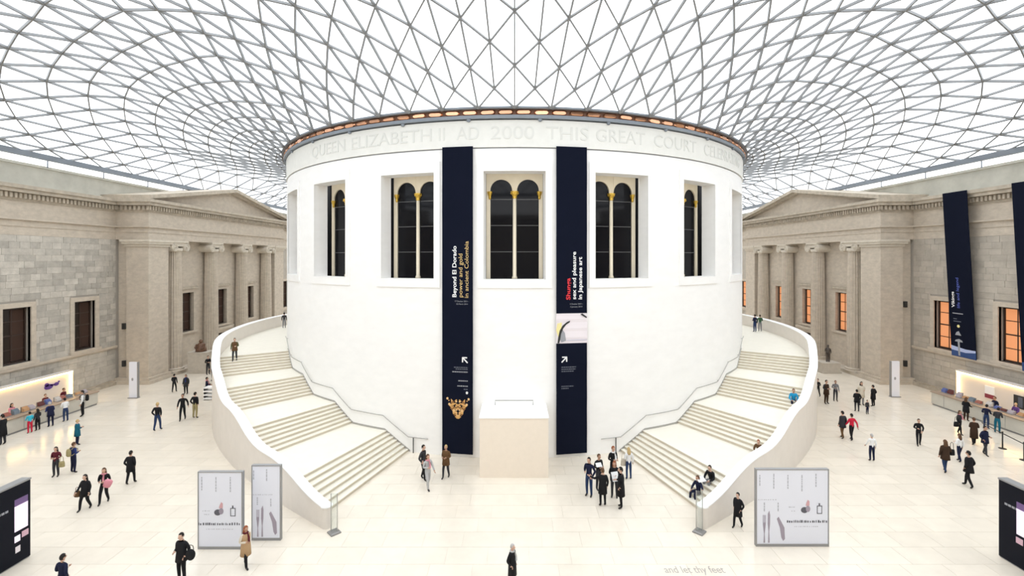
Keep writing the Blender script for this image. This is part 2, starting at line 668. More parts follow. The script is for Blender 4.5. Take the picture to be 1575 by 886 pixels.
panel_me = arch_panel()
mb = MB()
mb.lathe((0, 0.05, 0), [(0.16, PZ0 + 0.06), (0.16, PZ0 + 0.2), (0.115, PZ0 + 0.28), (0.105, 15.1)], 12)
mull_me = mb.mesh('mullion_column', M_CREAM, True)
mb = MB()
mb.lathe((0, 0.05, 0), [(0.11, 15.08), (0.14, 15.12), (0.13, 15.2), (0.2, 15.38), (0.25, 15.46), (0.24, 15.52)], 10)
for i in range(6):
    t = 2 * PI * i / 6
    mb.ball((0.19 * math.cos(t), 0.05 + 0.19 * math.sin(t), 15.4), 0.07, 6, 5)
cap_me = mb.mesh('gilded_capital', M_GOLD)
mb = MB()
mb.lathe((0, 0.02, 0), [(0.05, 15.02), (0.09, 15.12), (0.08, 15.2), (0.15, 15.4), (0.16, 15.5)], 8)
cap2_me = mb.mesh('jamb_capital', M_GOLD)
mb = MB()
mb.box(OW0 - 0.1, OW1 + 0.02, 0.10, 0.13, PZ0, PZ1 - 0.1)
glass_me = mb.mesh('glass', M_DKGLASS)
mb = MB()
for z in (13.45, 11.86, 15.02):
    mb.box(OW0, OW1, 0.085, 0.105, z, z + 0.035)
tr_me = mb.mesh('transom', M_TRANSOM)
mb = MB()
sector(mb, RD - 0.02, RD + 0.07, -OPH - 1.05, OPH + 1.05, ZH, ZH + 0.62, 8)
sector(mb, RD - 0.02, RD + 0.07, -OPH - 1.05, OPH + 1.05, ZS - 0.5, ZS, 8)
sector(mb, RD - 0.02, RD + 0.07, -OPH - 1.05, -OPH, ZS, ZH, 1)
sector(mb, RD - 0.02, RD + 0.07, OPH, OPH + 1.05, ZS, ZH, 1)
# local frame: origin at the drum surface
sv = [(x, y - (DC - RD), z) for x, y, z in mb.v]
mb.v = sv
sur_me = mb.mesh('window_surround', M_DRUM)
mb = MB()
mb.box(-2.6, 2.6, 1.75, 1.85, PZ0 - 0.4, PZ1 + 0.5)
back_me = mb.mesh('dark_backing', M_DARK)
wi = 0
WORDS = {-3: 'far left sliver', -2: 'second from the left edge', -1: 'left of the left banner', 0: 'between the two navy banners', 1: 'right of the right banner', 2: 'second from the right edge', 3: 'far right sliver'}
for k in VIS:
    wi += 1
    w = empty('window_%d' % wi, pol(RD, k * BAY, 0), R_(k * BAY))
    tag(w, 'twin arched reading room window in the drum, ' + WORDS[k], 'window', kind='structure')
    link('window_surround', sur_me, w)
    back = link('dark_backing', back_me, w)
    pn = link('window_panel', panel_me, w, (0, 1.3, 0))
    mc = link('mullion_column', mull_me, w, (0, 1.3, 0))
    link('gilded_capital', cap_me, mc)
    for s in (-1, 1):
        c2 = link('gilded_capital', cap2_me, pn, (s * (OW1 + 0.04), 0, 0))
        g = link('glass', glass_me, w, (0 if s > 0 else -(OW0 + OW1 - 0.08 - 0.0), 1.3, 0))
        link('transom', tr_me, w, (0 if s > 0 else -(OW0 + OW1), 1.3, 0))

# ---------------------------------------------------------------- glass roof
ZE = 19.4
BX, BY0, BY1 = 36.4, Y0, Y1
NS = 64


WT = [(7, BY0), (8, 7.5), (9, 14.5), (10, 21), (11, 28), (11.5, 31.4), (12, 34.9), (12.5, 38.4), (13, 41.8), (13.5, 45.1), (14, 48.5), (14.5, 51.9), (15, 55.3),
      (15.5, 58.7), (16, 62.1), (17, 68.5), (18, 74), (19, 78.5), (20, 82.5), (21, 86.2), (22, 89.6), (23, 92.8), (24, 96), (25, BY1)]


def lerp_t(tb, x):
    if x <= tb[0][0]:
        return tb[0][1]
    for (x0, y0), (x1, y1) in zip(tb, tb[1:]):
        if x <= x1:
            return y0 + (y1 - y0) * (x - x0) / (x1 - x0)
    return tb[-1][1]


def hw(d):
    return max(6.764 * (1 - math.exp(-(max(d, 0.0) + 0.03) / 9.0)), 1e-3)


def roof_z(x, y):
    """height of the toroidal glass shell: rises from the walls and from the rim of the drum"""
    q = max(math.hypot(x, y - DC) - RIM, 0.0)
    a = abs(math.degrees(math.atan2(x, DC - y)))
    w = max(0.0, min(1.0, (a - 20) / 60))
    rim = (17.256 - 14.668 * w) * (1 - math.exp(-q / (16.75 - 4.404 * w))) + 0.6
    t = (hw(BX - abs(x)), hw(y - BY0), hw(BY1 - y), rim)
    return ZE + sum(v ** -8 for v in t) ** -0.125


NR = 36


def rows(j):
    j = abs((j + 32) % 64 - 32)
    if j < 7:
        return 19.39 + (34 - 19.39) * j / 7
    if j > 25:
        return 22 + (34 - 22) * (32 - j) / 7
    return 16 + 2 * abs(16 - j)


def node(i, j2):
    """row i, half column index j2 (same parity as i): plan position on the relaxed grid of
    spokes running from the drum to the walls"""
    j = (j2 / 2.0 + 32) % 64 - 32
    sg = -1 if j < 0 else 1
    j = abs(j)
    u = i / rows(j)
    s = (j if j <= 16 else 32 - j) / 16.0
    c1 = -0.374 + 0.4409 * s - 0.0841 * s * s
    c2 = -0.0953 + 0.4339 * s - 1.438 * s * s
    uu = min(u, 1.0)
    w = u + c1 * uu * (1 - uu) + c2 * uu * (1 - uu) * (1 - 2 * uu)
    bend = (-5.2373 - 2.6516 * s + 4.4373 * s * s) * uu * (1 - uu) * 4 * s
    t = R_(5.625 * j)
    x0, y0 = RIM * math.sin(t), DC - RIM * math.cos(t)
    if j < 7:
        x1, y1 = BX * j / 7, BY0
    elif j > 25:
        x1, y1 = BX * (32 - j) / 7, BY1
    else:
        x1, y1 = BX, lerp_t(WT, j)
    dx, dy = x1 - x0, y1 - y0
    L = math.hypot(dx, dy)
    if j > 16:
        bend = -3.4517 * uu * (1 - uu) * 4 * max(0.0, 1 - (j - 16) / 8.0)
    x, y = x0 + dx * w + bend * dy / L, y0 + dy * w - bend * dx / L
    return Vector((sg * x, y, 0))


def inside(p):
    return abs(p.x) <= BX + 1e-3 and BY0 <= p.y <= BY1


def lift(p):
    return Vector((p.x, p.y, roof_z(p.x, p.y)))


def clip(p, q):
    i0, i1 = inside(p), inside(q)
    if not i0 and not i1:
        return None
    if i0 and i1:
        return lift(p), lift(q)
    if i1:
        p, q = q, p
    lo, hi = 0.0, 1.0
    for _ in range(20):
        m = (lo + hi) / 2
        if inside(p.lerp(q, m)):
            lo = m
        else:
            hi = m
    if lo < 0.04:
        return None
    e = p.lerp(q, lo)
    return lift(p), Vector((e.x, e.y, ZE))


bars, panes = [], []
for i in range(NR):
    for j in range(NS):
        j2 = 2 * j + (i % 2)
        if i > rows(j2 / 2.0) + 1e-6:
            continue
        p0 = node(i, j2)
        for di, dj in ((1, -1), (1, 1), (2, 0)):
            if i + di < NR and i + di <= rows((j2 + dj) / 2.0) + 2.01:
                c = clip(p0, node(i + di, j2 + dj))
                if c:
                    bars.append(c)
        if i + 2 < NR:
            for sd in (-1, 1):
                panes.append([p0, node(i + 1, j2 + sd), node(i + 2, j2)])
for j in range(NS):   # half panes along the rim
    panes.append([node(0, 2 * j), node(0, 2 * j + 2), node(1, 2 * j + 1)])


def clip_poly(tri):
    if not any(inside(p) for p in tri):
        return None
    pts = [p.copy() for p in tri]
    for ax, lim, sg in ((0, BX, 1), (0, -BX, -1), (1, BY1, 1), (1, BY0, -1)):
        out = []
        n = len(pts)
        for i in range(n):
            p, q = pts[i], pts[(i + 1) % n]
            dp, dq = sg * (p[ax] - lim), sg * (q[ax] - lim)
            if dp <= 1e-4:
                out.append(p)
            if dp * dq < 0 and abs(dp) > 1e-4 and abs(dq) > 1e-4:
                out.append(p.lerp(q, dp / (dp - dq)))
        pts = out
        if len(pts) < 3:
            return None
    return [lift(p) for p in pts]


polys = [q for q in (clip_poly(t) for t in panes) if q]


def seen_area(p):
    if min(q[1] for q in p) < 2:
        return 0
    c = sum((Vector(q) for q in p), Vector()) / len(p)
    u, v = proj(c)
    if u < 0 or u > 1575 or v < 0 or v > 886:
        return 0
    if math.hypot(c[0], c[1] - DC) < 60 and c[1] > DC and abs(c[0]) < RD * 0.9:
        return 0
    s = [proj(q) for q in p]
    A = 0
    for i in range(len(s)):
        x0, y0 = s[i]
        x1, y1 = s[(i + 1) % len(s)]
        A += x0 * y1 - x1 * y0
    return abs(A)


def seen_len(c):
    a, b = c
    m = (a + b) / 2
    if m[1] < 2:
        return 0
    u, v = proj(m)
    if u < 0 or u > 1575 or v < 0 or v > 886:
        return 0
    p, q = proj(a), proj(b)
    return math.hypot(p[0] - q[0], p[1] - q[1])


roof = empty('ceiling', (0, DC, 20))
tag(roof, 'white steel and glass lattice roof spreading from the drum to the walls', 'roof', kind='structure')
ROFF = Vector((0, DC, 20))


def pane_geo(mb, p, off):
    n = len(p)
    v = [Vector(q) + Vector((0, 0, 0.10)) - off for q in p] + [Vector(q) + Vector((0, 0, 0.125)) - off for q in p]
    f = [tuple(range(n)), tuple(reversed(range(n, 2 * n)))] + [(i, (i + 1) % n, n + (i + 1) % n, n + i) for i in range(n)]
    mb.add(v, f)


polys.sort(key=seen_area, reverse=True)
for p in polys[:300]:
    c = sum((Vector(q) for q in p), Vector()) / len(p)
    mb = MB()
    pane_geo(mb, p, c)
    o = mb.build('glass_pane', M_PANE, roof)
    o.location = c - ROFF
mb = MB()
for p in polys[300:]:
    pane_geo(mb, p, ROFF)
o = mb.build('glass_panes', M_PANE, roof)
o['kind'] = 'stuff'



def nrm(p):
    e = 0.2
    return Vector((-(roof_z(p.x + e, p.y) - roof_z(p.x - e, p.y)) / (2 * e), -(roof_z(p.x, p.y + e) - roof_z(p.x, p.y - e)) / (2 * e), 1.0)).normalized()


bars.sort(key=seen_len, reverse=True)
for a, b in bars[:300]:
    c = (a + b) / 2
    mb = MB()
    mb.bar(a - c, b - c, 0.078, 0.155, nrm(c))
    o = mb.build('steel_bar', M_STEEL, roof)
    o.location = c - ROFF
mb = MB()
for a, b in bars[300:]:
    mb.bar(a - ROFF, b - ROFF, 0.078, 0.155, nrm((a + b) / 2))
o = mb.build('steel_bars', M_STEEL, roof)
o['kind'] = 'stuff'
# node discs
mb = MB()
for i in range(1, NR):
    for j in range(NS):
        p = node(i, 2 * j + (i % 2))
        if i <= rows(j + (i % 2) / 2.0) and inside(p):
            p = lift(p) - ROFF
            mb.lathe((p.x, p.y, p.z), [(0.085, -0.08), (0.085, 0.07)], 6)
o = mb.build('node_discs', M_STEEL, roof)
o['kind'] = 'stuff'
# perimeter beam
for (x0, x1, ya, yb) in ((-BX - 0.2, -BX + 0.2, BY0, BY1), (BX - 0.2, BX + 0.2, BY0, BY1), (-BX, BX, BY0 - 0.2, BY0 + 0.2), (-BX, BX, BY1 - 0.2, BY1 + 0.2)):
    mb = MB()
    mb.box(x0, x1, ya - DC, yb - DC, ZE - 0.3 - 20, ZE + 0.1 - 20)
    mb.build('edge_beam', M_EDGE, roof)
for s in (-1, 1):
    for i in range(14):
        yy = 27.2 + i * 5.1
        mb = MB()
        mb.tube([(0, 0, -0.62), (0, 0, 0.0)], 0.05, 6)
        if s == -1 and i == 0:
            post_me = mb.mesh('beam_post', M_EDGE)
        o = link('beam_post', post_me, roof, (s * (BX + 0.6) , yy - DC, ZE - 0.13 - 20))
        mb = MB()
        mb.bar((s * (BX + 0.6), yy - DC, ZE - 0.18 - 20), (s * BX, yy - DC, ZE - 0.1 - 20), 0.08, 0.1)
        mb.build('beam_bracket', M_EDGE, roof)

# ---------------------------------------------------------------- facades (built once, mirrored by the sign s)
YA0, YA1 = 43.2, 68.4          # portico ends
YPC = (YA0 + YA1) / 2
XF = 33.5                      # portico front
XR = 34.6                      # recessed wall behind the columns
COLS = [47.1, 52.85, 58.75, 64.5]
WIN_MAIN = [(33.6, 35.6), (39.1, 41.05), (28.1, 30.1), (22.6, 24.6), (74.2, 76.2)]
WZ0, WZ1 = 3.75, 7.85


def bx(mb, s, x0, x1, y0, y1, z0, z1, mi=0):
    a, b = s * x0, s * x1
    mb.box(min(a, b), max(a, b), y0, y1, z0, z1, mi)


def wall_cells(mb, s, x0, x1, y0, y1, z0, z1, holes, mi=0):
    ys = sorted({y0, y1, *[h[0] for h in holes], *[h[1] for h in holes]})
    zs = sorted({z0, z1, *[h[2] for h in holes], *[h[3] for h in holes]})
    ys = [q for q in ys if y0 <= q <= y1]
    zs = [q for q in zs if z0 <= q <= z1]
    for i in range(len(ys) - 1):
        for k in range(len(zs) - 1):
            cy, cz = (ys[i] + ys[i + 1]) / 2, (zs[k] + zs[k + 1]) / 2
            if any(h[0] < cy < h[1] and h[2] < cz < h[3] for h in holes):
                continue
            bx(mb, s, x0, x1, ys[i], ys[i + 1], zs[k], zs[k + 1], mi)


def window(s, n, xf, y0, y1, z0, z1, label, lit, hood=False):
    """window in a wall whose face is at x = xf"""
    w = empty('window_%d' % n, (s * xf, (y0 + y1) / 2, z0))
    tag(w, label, 'window', kind='structure')
    W, H = (y1 - y0) / 2, z1 - z0
    mb = MB()
    e = 0.36
    for (a, b, c, d) in ((-W - e, -W, 0, H + e), (W, W + e, 0, H + e), (-W, W, H, H + e)):
        bx(mb, s, -0.07, 0.2, a, b, c, d)
    mb.build('architrave', M_STONE_L, w)
    mb = MB()
    bx(mb, s, -0.2, 0.3, -W - e - 0.1, W + e + 0.1, -0.22, 0.0)
    mb.build('sill', M_STONE_L, w)
    if hood:
        mb = MB()
        bx(mb, s, -0.22, 0.1, -W - e - 0.15, W + e + 0.15, H + e + 0.02, H + e + 0.26)
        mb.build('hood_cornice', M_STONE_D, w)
    mb = MB()
    fr = 0.12
    for (a, b, c, d) in ((-W, -W + fr, 0, H), (W - fr, W, 0, H), (-W, W, 0, fr), (-W, W, H - fr, H)):
        bx(mb, s, 0.36, 0.46, a, b, c, d)
    f = mb.build('sash_frame', M_WOODDK, w)
    mb = MB()
    bx(mb, s, 0.39, 0.44, -0.035, 0.035, fr, H - fr)
    for q in (1, 2, 3):
        bx(mb, s, 0.39, 0.44, -W + fr, W - fr, H * q / 4 - (0.03 if q != 2 else 0.05), H * q / 4 + (0.03 if q != 2 else 0.05))
    mb.build('glazing_bars', M_WOODDK, f)
    pw = W - fr
    for a, b in ((-pw, 0), (0, pw)):
        for q in range(4):
            mb = MB()
            bx(mb, s, 0.42, 0.43, a + 0.02, b - 0.02, H * q / 4 + 0.02 + (fr if q == 0 else 0), H * (q + 1) / 4 - 0.02 - (fr if q == 3 else 0))
            mb.build('pane', M_GLOW if lit else M_GLBROWN, w)
    if not lit:
        mb = MB()
        bx(mb, s, 0.395, 0.41, -pw * 0.1, pw * 0.95, fr + 0.05, H - fr - 0.05)
        mb.build('curtain', M_CURTAIN, w)
    return w


WN = 7


def facade(s):
    global WN
    side = 'left' if s < 0 else 'right'
    stone = M_STONE_L
    holes = [(a, b, WZ0, WZ1) for a, b in WIN_MAIN]
    mb = MB()
    wall_cells(mb, s, WX + 0.03, WX + 1.6, Y0, Y1, 0, 13.2, holes)
    wall = mb.build('wall_' + side, M_WJOINT)
    tag(wall, 'grey stone museum facade along the %s of the court' % side, 'wall', kind='structure')
    # backs of the window niches
    mb = MB()
    bx(mb, s, WX + 1.58, WX + 1.62, Y0, Y1, 3, 9)
    mb.build('niche_backing', M_DARK, wall)
    # ashlar blocks on the stretch that is in view
    cache = {}
    frames = [(a - 0.36, b + 0.36, WZ0 - 0.22, WZ1 + 0.36) for a, b in WIN_MAIN]
    rnd = random.Random(3 if s < 0 else 5)
    courses = [(0.42 + 0.4714 * i, 0.4714) for i in range(6)] + [(3.52 + 0.484 * i, 0.484) for i in range(20)]
    count = 0
    rest = MB()
    for z, h in courses:
        y = 27.0 - rnd.random() * 0.8
        while y < YA0 - 0.05:
            L = rnd.choice([0.75, 0.95, 0.95, 1.25])
            ya, yb = y, min(y + L, YA0)
            y += L
            segs = [(ya, yb)]
            for (fa, fb_, fz0, fz1) in frames:
                if z + h > fz0 + 0.02 and z < fz1 - 0.02:
                    ns = []
                    for a, b in segs:
                        if b <= fa or a >= fb_:
                            ns.append((a, b))
                        else:
                            if a < fa:
                                ns.append((a, fa))
                            if b > fb_:
                                ns.append((fb_, b))
                    segs = ns
            for a, b in segs:
                if b - a < 0.12:
                    continue
                LL = round(b - a - 0.014, 3)
                pr = rnd.choice([0.0, 0.006, 0.012])
                if b < 33.0 or count >= 300:
                    bx(rest, s, WX - pr, WX + 0.05, a, b - 0.014, z, z + h - 0.014)
                    continue
                key = (LL, round(h, 3))
                if key not in cache:
                    m2 = MB()
                    m2.box(-0.05, 0.05, 0, LL, 0, h - 0.014)
                    cache[key] = m2.mesh('stone_block', M_BLOCK if s < 0 else M_BLOCKR)
                link('stone_block', cache[key], wall, (s * (WX + 0.05 - pr), a, z))
                count += 1
    # smooth remainder of the wall, out of view
    wall_cells(rest, s, WX, WX + 0.05, Y0, 27.0, 0, 13.2, holes)
    wall_cells(rest, s, WX, WX + 0.05, YA1, Y1, 0, 13.2, holes)
    o = rest.build('stone_blocks', M_BLOCKR, wall)
    o['kind'] = 'stuff'
    # plinth and string course
    for ya, yb in ((Y0, YA0), (YA1, Y1)):
        mb = MB()
        bx(mb, s, WX - 0.35, WX + 0.05, ya, yb, 0, 0.28)
        bx(mb, s, WX - 0.16, WX + 0.05, ya, yb, 0.28, 0.42)
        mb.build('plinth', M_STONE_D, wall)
        mb = MB()
        bx(mb, s, WX - 0.18, WX + 0.05, ya, yb, 3.35, 3.52)
        bx(mb, s, WX - 0.1, WX + 0.05, ya, yb, 3.25, 3.35)
        mb.build('string_course', M_STONE_L, wall)

    def entab(parent, front, ya, yb, ends):
        mb = MB()
        back = WX + 1.6
        e0, e1 = ends
        bx(mb, s, front, back, ya, yb, 13.2, 13.85)
        bx(mb, s, front - 0.05, back, ya - 0.05 * e0, yb + 0.05 * e1, 13.85, 14.32)
        bx(mb, s, front - 0.24, back, ya - 0.24 * e0, yb + 0.24 * e1, 14.32, 14.45)
        mb.build('architrave_band', stone, parent)
        mb = MB()
        bx(mb, s, front - 0.02, back, ya - 0.02 * e0, yb + 0.02 * e1, 14.45, 15.72)
        mb.build('frieze_band', stone, parent)
        mb = MB()
        bx(mb, s, front - 0.1, back, ya - 0.1 * e0, yb + 0.1 * e1, 15.72, 15.86)
        bx(mb, s, front - 0.12, back, ya - 0.12 * e0, yb + 0.12 * e1, 15.86, 16.3)
        bx(mb, s, front - 0.6, back, ya - 0.6 * e0, yb + 0.6 * e1, 16.3, 16.58)
        bx(mb, s, front - 0.75, back, ya - 0.75 * e0, yb + 0.75 * e1, 16.58, 16.85)
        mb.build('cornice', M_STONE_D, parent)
        mb = MB()
        y = ya - 0.3 * e0
        while y < yb + 0.3 * e1 - 0.2:
            bx(mb, s, front - 0.36, front - 0.1, y, y + 0.18, 15.9, 16.26)
            y += 0.33
        if e0:
            x = front - 0.3
            while x < WX - 0.5:
                bx(mb, s, x, x + 0.22, ya - 0.36, ya - 0.1, 15.9, 16.26)
                x += 0.4
        d = mb.build('dentils', M_STONE_D, parent)
        d['kind'] = 'stuff'

    entab(wall, WX, Y0, YA0, (0, 0))
    entab(wall, WX, YA1, Y1, (0, 0))
    # attic parapet
    mb = MB()
    bx(mb, s, WX + 0.75, WX + 1.6, Y0, Y1, 16.85, 18.55)
    bx(mb, s, WX + 0.62, WX + 1.6, Y0, Y1, 18.55, 18.75)
    bx(mb, s, WX + 0.62, WX + 1.6, Y0, Y1, 16.85, 17.1)
    mb.build('parapet', M_PARA, wall)
    # small dark lamps on the return of the portico
    for z in (7.0 if s > 0 else 5.0, 1.6):
        mb = MB()
        bx(mb, s, WX - 0.95, WX - 0.7, YA0 - 0.2, YA0, z, z + 0.55)
        mb.build('wall_lamp', M_BLACKMET, wall)

    for i, (a, b) in enumerate(WIN_MAIN):
        if i in (2, 3):
            continue
        WN += 1
        nm = ['near the %s picture edge' % side, 'beside the portico return', '', '', 'seen past the end of the portico'][i]
        window(s, WN, WX, a, b, WZ0, WZ1, ('dark sash window with rust curtain, ' if s < 0 else 'orange lit sash window, ') + nm + ' on the %s facade' % side, s > 0)
    # ---------------- portico
    p = empty('portico', (s * XF, YPC, 0))
    tag(p, 'pale stone temple portico with four ionic columns and pediment on the %s wall' % side, 'portico', 'porticoes facing each other across the court')
    p_off = Vector((s * XF, YPC, 0))

    def pb(mb, name, m, parent=p, smooth=False):
        mb.v = [(x - p_off.x, y - p_off.y, z) for x, y, z in mb.v]
        return mb.build(name, m, parent, smooth)

    bays = [((COLS[i] + COLS[i + 1]) / 2) for i in range(3)]
    ph = [(c - 1.0, c + 1.0, WZ0, WZ1) for c in bays]
    ph.append((bays[1] - 1.1, bays[1] + 1.1, 0, 2.75))
    mb = MB()
    wall_cells(mb, s, XR, WX, YA0 + 2.4, YA1 - 2.4, 0, 13.2, ph)
    pb(mb, 'back_wall', stone)
    for ya, yb in ((YA0, YA0 + 2.5), (YA1 - 2.5, YA1)):
        mb = MB()
        bx(mb, s, XF, 35.55, ya, yb, 0.55, 12.55)
        a = pb(mb, 'pilaster', stone)
        mb = MB()
        bx(mb, s, XF + 0.3, WX, ya + 0.3, yb - 0.3, 0, 13.2)
        pb(mb, 'return_wall', stone)
        mb = MB()
        bx(mb, s, XF - 0.1, 35.65, ya - 0.1, yb + 0.1, 12.55, 12.8)
        bx(mb, s, XF - 0.26, 35.8, ya - 0.26, yb + 0.26, 12.8, 13.0)
        bx(mb, s, XF - 0.34, 35.9, ya - 0.34, yb + 0.34, 13.0, 13.2)
        pb(mb, 'pilaster_capital', M_CAPITAL, a)
        mb = MB()
        bx(mb, s, XF - 0.35, WX, ya - 0.35, yb + 0.35, 0, 0.3)
        bx(mb, s, XF - 0.18, WX, ya - 0.18, yb + 0.18, 0.3, 0.55)
        pb(mb, 'pilaster_base', stone, a)
    mb = MB()
    bx(mb, s, XF - 0.3, XR + 0.1, YA0 + 2.5, bays[1] - 1.5, 0, 0.3)
    bx(mb, s, XF - 0.3, XR + 0.1, bays[1] + 1.5, YA1 - 2.5, 0, 0.3)
    pb(mb, 'step_plinth', stone)
    for cy in COLS:
        mb = MB()
        prof = [(0.74, 0.62), (0.72, 1.2), (0.71, 5), (0.67, 9), (0.62, 12.2)]
        mb.lathe((s * 33.98, cy, 0), prof, 40, flute=0.07)
        c = pb(mb, 'column', stone)
        mb = MB()
        mb.lathe((s * 33.98, cy, 0), [(0.98, 0.3), (0.98, 0.38), (0.86, 0.45), (0.9, 0.55), (0.78, 0.64)], 24)
        pb(mb, 'column_base', stone, c)
        mb = MB()
        mb.lathe((s * 33.98, cy, 0), [(0.64, 12.15), (0.72, 12.25), (0.72, 12.5)], 24)
        bx(mb, s, XF - 0.3, 34.9, cy - 1.0, cy + 1.0, 13.03, 13.2)
        bx(mb, s, XF - 0.18, 34.8, cy - 0.85, cy + 0.85, 12.66, 13.03)
        for q in (-1, 1):      # volute scrolls
            cz, cyv = 12.58, cy + q * 0.82
            pr = []
            for t in range(20):
                an = 2 * PI * t / 20
                pr.append((cyv + 0.43 * math.cos(an), cz + 0.43 * math.sin(an)))
            mb.prism(pr, lambda u, w, d: (s * d, u, w), XF - 0.2, 34.7)
            sp = []
            for t in range(38):
                an = t * 0.40
                rr_ = 0.43 - 0.33 * t / 37
                sp.append((s * (XF - 0.22), cyv + q * rr_ * math.sin(an), cz + rr_ * math.cos(an)))
            mb.tube(sp, 0.06, 5)
            mb.ball((s * (XF - 0.22), cyv, cz), 0.1, 6, 5)
        pb(mb, 'ionic_capital', M_CAPITAL, c)
    # entablature in world coordinates, then shifted
    grp = empty('entablature', (0, 0, 0))
    grp.parent = p
    grp.location = -p_off
    entab(grp, XF, YA0, YA1, (1, 1))
    # pediment
    ya, yb, za, zt = YA0 - 0.75, YA1 + 0.75, 16.85, 19.45
    ax = lambda u, w, d: (s * d, u, w)
    mb = MB()
    mb.prism([(ya + 0.8, za), (yb - 0.8, za), (YPC, zt - 0.25)], ax, XF + 0.15, WX + 1.5)
    pb(mb, 'pediment_field', stone)
    for q, y_end in ((0, ya), (1, yb)):
        mb = MB()
        up = 0.36
        mb.prism([(y_end, za), (YPC, zt - 0.2), (YPC, zt - 0.2 + up), (y_end, za + up)], ax, XF - 0.75, WX + 1.5)
        mb.prism([(y_end + (0.7 if q == 0 else -0.7), za), (YPC, zt - 0.42), (YPC, zt - 0.19), (y_end, za + 0.01)], ax, XF - 0.35, WX + 1.5)
        pb(mb, 'raking_cornice', M_STONE_D)
    # doorway under the middle bay window
    mb = MB()
    for a, b, c, d in ((-1.5, -1.1, 0, 2.75), (1.1, 1.5, 0, 2.75), (-1.5, 1.5, 2.75, 3.15)):
        bx(mb, s, XR - 0.12, XR + 0.1, bays[1] + a, bays[1] + b, c, d)
    bx(mb, s, XR - 0.4, XR + 0.1, bays[1] - 1.75, bays[1] + 1.75, 3.15, 3.42)
    dr = pb(mb, 'door_surround', stone)
    mb = MB()
    bx(mb, s, XR + 0.7, XR + 0.8, bays[1] - 1.1, bays[1] + 1.1, 0, 2.75)
    pb(mb, 'door_leaf', M_WOODDK, dr)
    for i, c in enumerate(bays):
        WN += 1
        nm = ['nearest', 'middle', 'farthest'][i]
        window(s, WN, XR, c - 0.85, c + 0.85, WZ0, WZ1, ('dark sash window in the %s bay of the left portico' if s < 0 else 'orange lit sash window in the %s bay of the right portico') % nm, s > 0, hood=True)


facade(-1)
facade(1)
for nm, ya, yb in (('back', Y1, Y1 + 1.5), ('front', Y0 - 1.5, Y0)):
    mb = MB()
    mb.box(-WX - 1.6, WX + 1.6, ya, yb, 0, 16.85)
    mb.box(-WX - 1.6, WX + 1.6, ya - 0.3, yb + 0.3, 16.3, 16.85)
    w = mb.build('wall_' + nm, M_STONE_L)
    tag(w, 'plain stone end wall closing the court, %s' % ('beyond the drum' if nm == 'back' else 'behind the viewer'), 'wall', kind='structure')


# ---------------------------------------------------------------- curved staircases
FL0, FLP, FLW, RISE, NST = 17.7, 12.0, 4.9, 1.07, 7
A_END = 112.0


def zs(a):
    """stair height profile"""
    z = 0.0
    for k in range(4):
        t = (a - (FL0 + k * FLP)) / FLW
        z += RISE * max(0.0, min(1.0, t))
    return z


def zpar(a):
    n = 0.0
    for i in range(-6, 7):
        n += zs(a + i * 0.45)
    h = 0.85 + 0.2 * max(0.0, min(1.0, (a - 50) / 15))
    return n / 13 + h


def r_out(a):
    return 25.2 + 3.85 * math.exp(-(a - 16.2) / 22.0)


PT = 0.42


